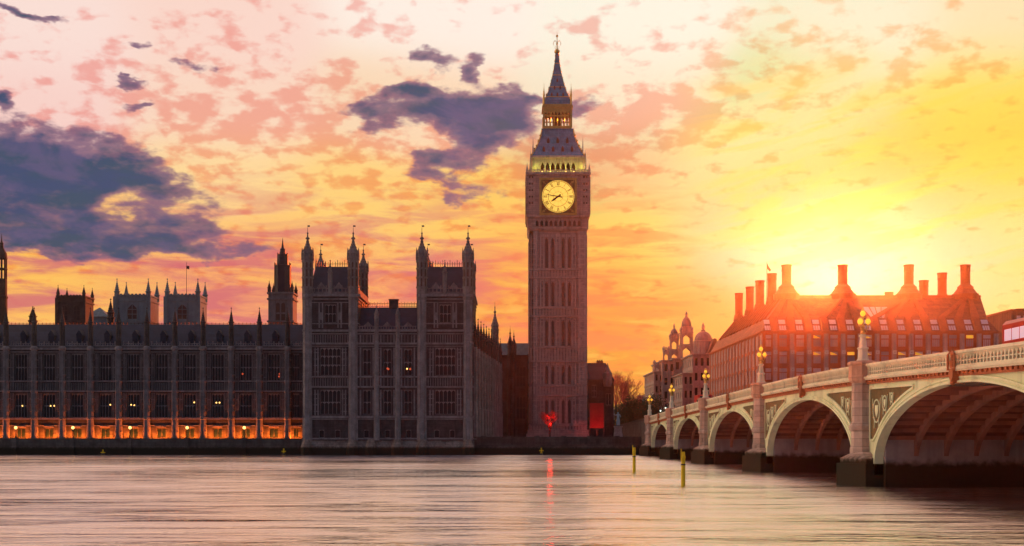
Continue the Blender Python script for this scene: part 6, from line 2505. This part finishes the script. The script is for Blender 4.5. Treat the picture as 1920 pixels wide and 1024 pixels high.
b.tube((x - 0.84, YM - 0.3, z0 + 1.2), (x - 0.86, YM - 0.34, z0 + 3.3), 0.035, n=5)
b.lathe(x - 0.86, YM - 0.34, [(0.03, z0 + 3.3), (0.09, z0 + 3.36), (0.01, z0 + 3.65)], 4)
b.build('spear', 'statue', st)

# ------------------------------------------------------------------ posts and markers in the river
PL = ['tall weathered yellow timber post nearer the camera, standing in the bright water', 'yellow timber post farther away, left of the nearer one in the bright water']
for k, (px, yb, top, w) in enumerate(((1281, 91.4, 846, 0.30), (1189, 126.6, 838, 0.31))):
    x = X(px, yb)
    zt2 = Z(top, yb)
    t = thing('mooring_post', (x, yb, 0), PL[k], 'post', 'yellow mooring posts')
    b = MB()
    b.lathe(x, yb, [(w * 0.5, -1.2), (w * 0.52, 0.6), (w * 0.47, zt2 - 0.55), (w * 0.56, zt2 - 0.5), (w * 0.56, zt2 - 0.36), (w * 0.46, zt2 - 0.3), (w * 0.40, zt2 - 0.05)], 10)
    b.build('pile', 'yellow', t)
    b = MB()
    b.tube((x - w * 0.42, yb - 0.05, zt2 - 0.7), (x - w * 0.48, yb - 0.05, zt2 + 0.18), 0.05, 0.035, n=6)
    b.box(x - w * 0.5, x + w * 0.1, yb - w * 0.55, yb - w * 0.35, zt2 - 0.6, zt2 - 0.5)
    b.build('ladder_rail', 'yellow', t)
    b = MB()
    b.lathe(x, yb, [(w * 0.56, zt2 - 1.0), (w * 0.56, zt2 - 0.9)], 10)
    b.build('iron_band', 'dark_metal', t)
CL = ['small yellow cross topped marker at the foot of the terrace wall, far left', 'small yellow cross topped marker below the left tower of the palace block', 'small yellow cross topped marker below the clock tower']
for k, (px, py) in enumerate(((193, 844), (532, 842), (1015, 840.5))):
    y = 247.6
    x = X(px, y)
    t = thing('channel_marker', (x, y, 0), CL[k], 'marker', 'yellow channel markers')
    zt2 = Z(py, y)
    b = MB()
    b.tube((x, y, -0.8), (x, y, zt2), 0.07, n=8)
    b.build('pole', 'yellow', t)
    b = MB()
    b.box(x - 0.42, x + 0.42, y - 0.06, y + 0.06, zt2 - 0.55, zt2 - 0.38)
    b.box(x - 0.10, x + 0.10, y - 0.062, y + 0.062, zt2 - 0.85, zt2 + 0.1)
    b.extrude([(x - 0.3, y - 0.05, zt2 - 0.85), (x + 0.3, y - 0.05, zt2 - 0.85), (x, y - 0.05, zt2 - 1.25)], (0, 0.1, 0))
    b.build('topmark', 'yellow', t)
    b = MB()
    b.lathe(x, y, [(0.3, -0.3), (0.36, 0.05), (0.28, 0.32), (0.1, 0.36)], 10)
    b.build('float', 'dark_metal', t)

# ------------------------------------------------------------------ towers rising behind the palace range
def church_tower(px0, px1, ptop, ptip, Y, label, mat, r=0.8, win=True, name='church_tower', cat='tower', round_win=False, pole=False):
    xa, xb = X(px0, Y), X(px1, Y)
    z = lambda py: Z(py, Y)
    xm, w = (xa + xb) / 2, xb - xa
    t = thing(name, (xm, Y + w / 2, 3.3), label, cat)
    b = MB()
    b.box(xa, xb, Y, Y + w, 3.2, z(ptop))
    for py in (ptop, ptop + 10, ptop + 48):
        b.box(xa - 0.3, xb + 0.3, Y - 0.3, Y + w + 0.3, z(py) - 0.2, z(py) + 0.35)
    n = 9
    for k in range(n):
        x = xa + w * (k + 0.5) / n
        b.box(x - w / n * 0.28, x + w / n * 0.28, Y - 0.1, Y + 0.4, z(ptop), z(ptop - 3.4))
    for s in (xa, xb):
        b.box(s - w * 0.05, s + w * 0.05, Y - w * 0.05, Y, 3.2, z(ptop + 2))
    if round_win:
        b.box(xm - w * 0.14 - .3, xm - w * 0.14, Y - 0.3, Y, z(ptop + 52), z(ptop + 14))
        b.box(xm + w * 0.14, xm + w * 0.14 + .3, Y - 0.3, Y, z(ptop + 52), z(ptop + 14))
    b.build('tower_body', mat, t)
    for sx in (xa + r * 0.6, xb - r * 0.6):
        for sy in (Y + r * 0.6, Y + w - r * 0.6):
            b = MB()
            b.lathe(sx, sy, spike_profile(r, z(ptop + 6), z(ptop - 6), z(ptip)), 8)
            b.build('pinnacle', mat, t)
    for s in ((-0.22, 0.22) if not round_win else (0.0,)):
        b = MB()
        c = xm + s * w
        hw = w * (0.10 if not round_win else 0.13)
        z0, z1 = z(ptop + 44), z(ptop + 16)
        if round_win:
            zc3 = z(ptop + 32)
            b.extrude([(c + hw * 1.3 * cos(2 * pi * k / 16), Y - 0.08, zc3 + hw * 1.3 * sin(2 * pi * k / 16)) for k in range(16)], (0, 0.05, 0))
        b.extrude([(c - hw, Y - 0.06, z0), (c + hw, Y - 0.06, z0), (c + hw, Y - 0.06, z1 - hw), (c, Y - 0.06, z1), (c - hw, Y - 0.06, z1 - hw)], (0, 0.1, 0))
        wn = b.build('window', 'glass', t)
        b = MB()
        b.box(c - 0.12, c + 0.12, Y - 0.14, Y - 0.07, z0, z1)
        for f_ in (0.3, 0.62):
            zz = z0 + (z1 - z0) * f_
            b.box(c - hw, c + hw, Y - 0.13, Y - 0.075, zz, zz + 0.22)
        b.build('tracery', mat, wn)
    if pole:
        b = MB()
        b.tube((xm, Y + w / 2, z(ptop)), (xm, Y + w / 2, z(487)), 0.14, 0.08, n=6)
        b.poly([(xm, Y + w / 2, z(494)), (xm, Y + w / 2, z(500)), (xm + 1.2, Y + w / 2 + .2, z(501)), (xm + 1.3, Y + w / 2, z(495))])
        b.build('flagpole', 'dark_metal', t)
    return t


church_tower(106.5, 158.5, 556, 534, 450.0, 'dark square church tower with four thin pinnacles, leftmost behind the palace roof', 'stone', 0.55)
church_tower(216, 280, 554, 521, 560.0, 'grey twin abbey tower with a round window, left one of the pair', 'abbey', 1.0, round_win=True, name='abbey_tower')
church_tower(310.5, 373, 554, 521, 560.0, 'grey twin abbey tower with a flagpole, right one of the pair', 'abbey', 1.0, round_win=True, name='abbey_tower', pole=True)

Yy = 520.0
b = MB()
xa, xb = X(158, Yy), X(204, Yy)
t = thing('lantern_roof', ((xa + xb) / 2, Yy, 3.3), 'pale pyramid roof between the dark church tower and the abbey towers', 'roof tower')
b.box(xa + 0.8, xb - 0.8, Yy, Yy + (xb - xa) - 1.6, 3.2, Z(594, Yy))
b.build('tower_body', 'abbey', t)
b = MB()
xm = (xa + xb) / 2
dd = xb - xa
b.rings([[(xa, Yy - 0.8, Z(594, Yy)), (xb, Yy - 0.8, Z(594, Yy)), (xb, Yy - 0.8 + dd, Z(594, Yy)), (xa, Yy - 0.8 + dd, Z(594, Yy))],
         [(xm - 0.1, Yy - 0.8 + dd / 2 - 0.1, Z(575, Yy)), (xm + 0.1, Yy - 0.8 + dd / 2 - 0.1, Z(575, Yy)), (xm + 0.1, Yy - 0.8 + dd / 2 + 0.1, Z(575, Yy)), (xm - 0.1, Yy - 0.8 + dd / 2 + 0.1, Z(575, Yy))]])
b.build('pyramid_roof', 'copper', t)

for (px, tip, base, Yv, r, lb) in ((207.5, 559, 590, 300.0, 0.75, 'dark spiked turret just left of the left abbey tower'), (61.5, 574, 596, 290.0, 0.8, 'dark paired spikelet turret near the far left of the palace roof')):
    t = thing('roof_turret', (X(px, Yv), Yv, 3.3), lb, 'turret')
    b = MB()
    b.lathe(X(px, Yv), Yv, [(r, 3.2), (r, Z(base + 8, Yv)), (r * 1.2, Z(base + 7, Yv)), (r * 1.2, Z(base + 5, Yv)), (r * 0.9, Z(base + 4, Yv)), (r * 0.9, Z(base, Yv))], 8)
    sh = b.build('shaft', 'stone', t)
    b = MB()
    b.lathe(X(px, Yv), Yv, spike_profile(r * 0.9, Z(base, Yv), Z(base - 2, Yv), Z(tip, Yv)), 8)
    b.build('spike', 'stone', t)

# octagonal spired tower
Yc = 330.0
zc4, xc4 = (lambda py: Z(py, Yc)), (lambda px: X(px, Yc))
cx = xc4(526)
t = thing('spired_tower', (cx, Yc, 3.3), 'slender tower with pale square base and dark stepped spire behind the palace roof', 'tower')
b = MB()
hw = xc4(549) - cx
cy = Yc + hw
b.box(cx - hw, cx + hw, cy - hw, cy + hw, 3.2, zc4(551))
for py in (551, 562, 604):
    b.box(cx - hw - 0.3, cx + hw + 0.3, cy - hw - 0.3, cy + hw + 0.3, zc4(py), zc4(py) + 0.4)
for k in range(9):
    x = cx - hw + 2 * hw * (k + 0.5) / 9
    b.box(x - 0.2, x + 0.2, cy - hw - 0.05, cy - hw + 0.3, zc4(551), zc4(547))
b.build('tower_base', 'stone_pale', t)
for s in (-0.22, 0.22):
    b = MB()
    c = cx + s * hw
    b.extrude([(c - 0.5, cy - hw - 0.05, zc4(605)), (c + 0.5, cy - hw - 0.05, zc4(605)), (c + 0.5, cy - hw - 0.05, zc4(570)), (c, cy - hw - 0.05, zc4(567)), (c - 0.5, cy - hw - 0.05, zc4(570))], (0, 0.1, 0))
    wn = b.build('window', 'slot', t)
    b = MB()
    b.box(c - 0.5, c + 0.5, cy - hw - 0.12, cy - hw - 0.055, zc4(589), zc4(586))
    b.build('transom', 'stone_pale', wn)
for sx in (-1, 1):
    for sy in (-1, 1):
        b = MB()
        b.lathe(cx + sx * hw * 0.93, cy + sy * hw * 0.93, spike_profile(0.42, zc4(552), zc4(540), zc4(526)), 8)
        b.build('pinnacle', 'stone', t)
b = MB()
s = Yc / F
b.lathe(cx, cy, [(15 * s, zc4(551)), (15 * s, zc4(548)), (14.5 * s, zc4(547)), (14 * s, zc4(498)), (15 * s, zc4(497)), (15 * s, zc4(495)), (10 * s, zc4(494)), (9 * s, zc4(477)), (9.5 * s, zc4(476)), (9.5 * s, zc4(474)), (5.5 * s, zc4(473)), (4.5 * s, zc4(465)), (5 * s, zc4(464)), (2.6 * s, zc4(462)), (1.2 * s, zc4(452)), (0.04, zc4(443))], 8)
for k in range(8):
    a = 2 * pi * k / 8 + pi / 8
    b.tube((cx + 15.5 * s * cos(a), cy + 15.5 * s * sin(a), zc4(548)), (cx + 15 * s * cos(a), cy + 15 * s * sin(a), zc4(490)), 0.16, n=4)
    b.tube((cx + 10.2 * s * cos(a), cy + 10.2 * s * sin(a), zc4(494)), (cx + 9.5 * s * cos(a), cy + 9.5 * s * sin(a), zc4(471)), 0.12, n=4)
b.build('spire', 'slate', t)

# dark turret cut by the left edge
Yq = 300.0
x = X(3, Yq)
zq2 = lambda py: Z(py, Yq)
t = thing('open_turret', (x, Yq, 3.3), 'dark slim turret with see through openings, cut off by the left edge', 'turret')
s = Yq / F
b = MB()
b.lathe(x, Yq, [(9.5 * s, 3.2), (9.5 * s, zq2(560)), (10.5 * s, zq2(559)), (10.5 * s, zq2(556)), (9 * s, zq2(555)), (9 * s, zq2(523))], 8)
for (p0, p1) in ((523, 506), (503, 486)):
    for k in range(8):
        a = 2 * pi * k / 8 + pi / 8
        b.tube((x + 8.2 * s * cos(a), Yq + 8.2 * s * sin(a), zq2(p0)), (x + 8.2 * s * cos(a), Yq + 8.2 * s * sin(a), zq2(p1)), 0.22, n=5)
    b.lathe(x, Yq, [(9.3 * s, zq2(p1)), (9.8 * s, zq2(p1 - 1)), (9.3 * s, zq2(p1 - 3))], 8)
b.build('shaft', 'slot', t)
b = MB()
b.lathe(x, Yq, [(9.5 * s, zq2(483)), (8.5 * s, zq2(475)), (6 * s, zq2(470)), (3.5 * s, zq2(465)), (2.8 * s, zq2(458)), (3.4 * s, zq2(457)), (1.2 * s, zq2(452)), (0.03, zq2(438))], 8)
b.build('cap', 'slot', t)


# ------------------------------------------------------------------ evening haze
hz_m = bpy.data.materials.new('evening_haze')
hz_m.use_nodes = True
ht = hz_m.node_tree
ht.nodes.clear()
ho = ht.nodes.new('ShaderNodeOutputMaterial')
pv = ht.nodes.new('ShaderNodeVolumePrincipled')
pv.inputs['Color'].default_value = (0.95, 0.9, 0.88, 1)
pv.inputs['Density'].default_value = HAZE_DENSITY
pv.inputs['Anisotropy'].default_value = HAZE_G
ht.links.new(pv.outputs[0], ho.inputs['Volume'])
b = MB()
b.box(-440, 440, -70, HAZE_FAR, -2.0, HAZE_TOP)
hz = b.build('haze', hz_m)
setting(hz, 'stuff')
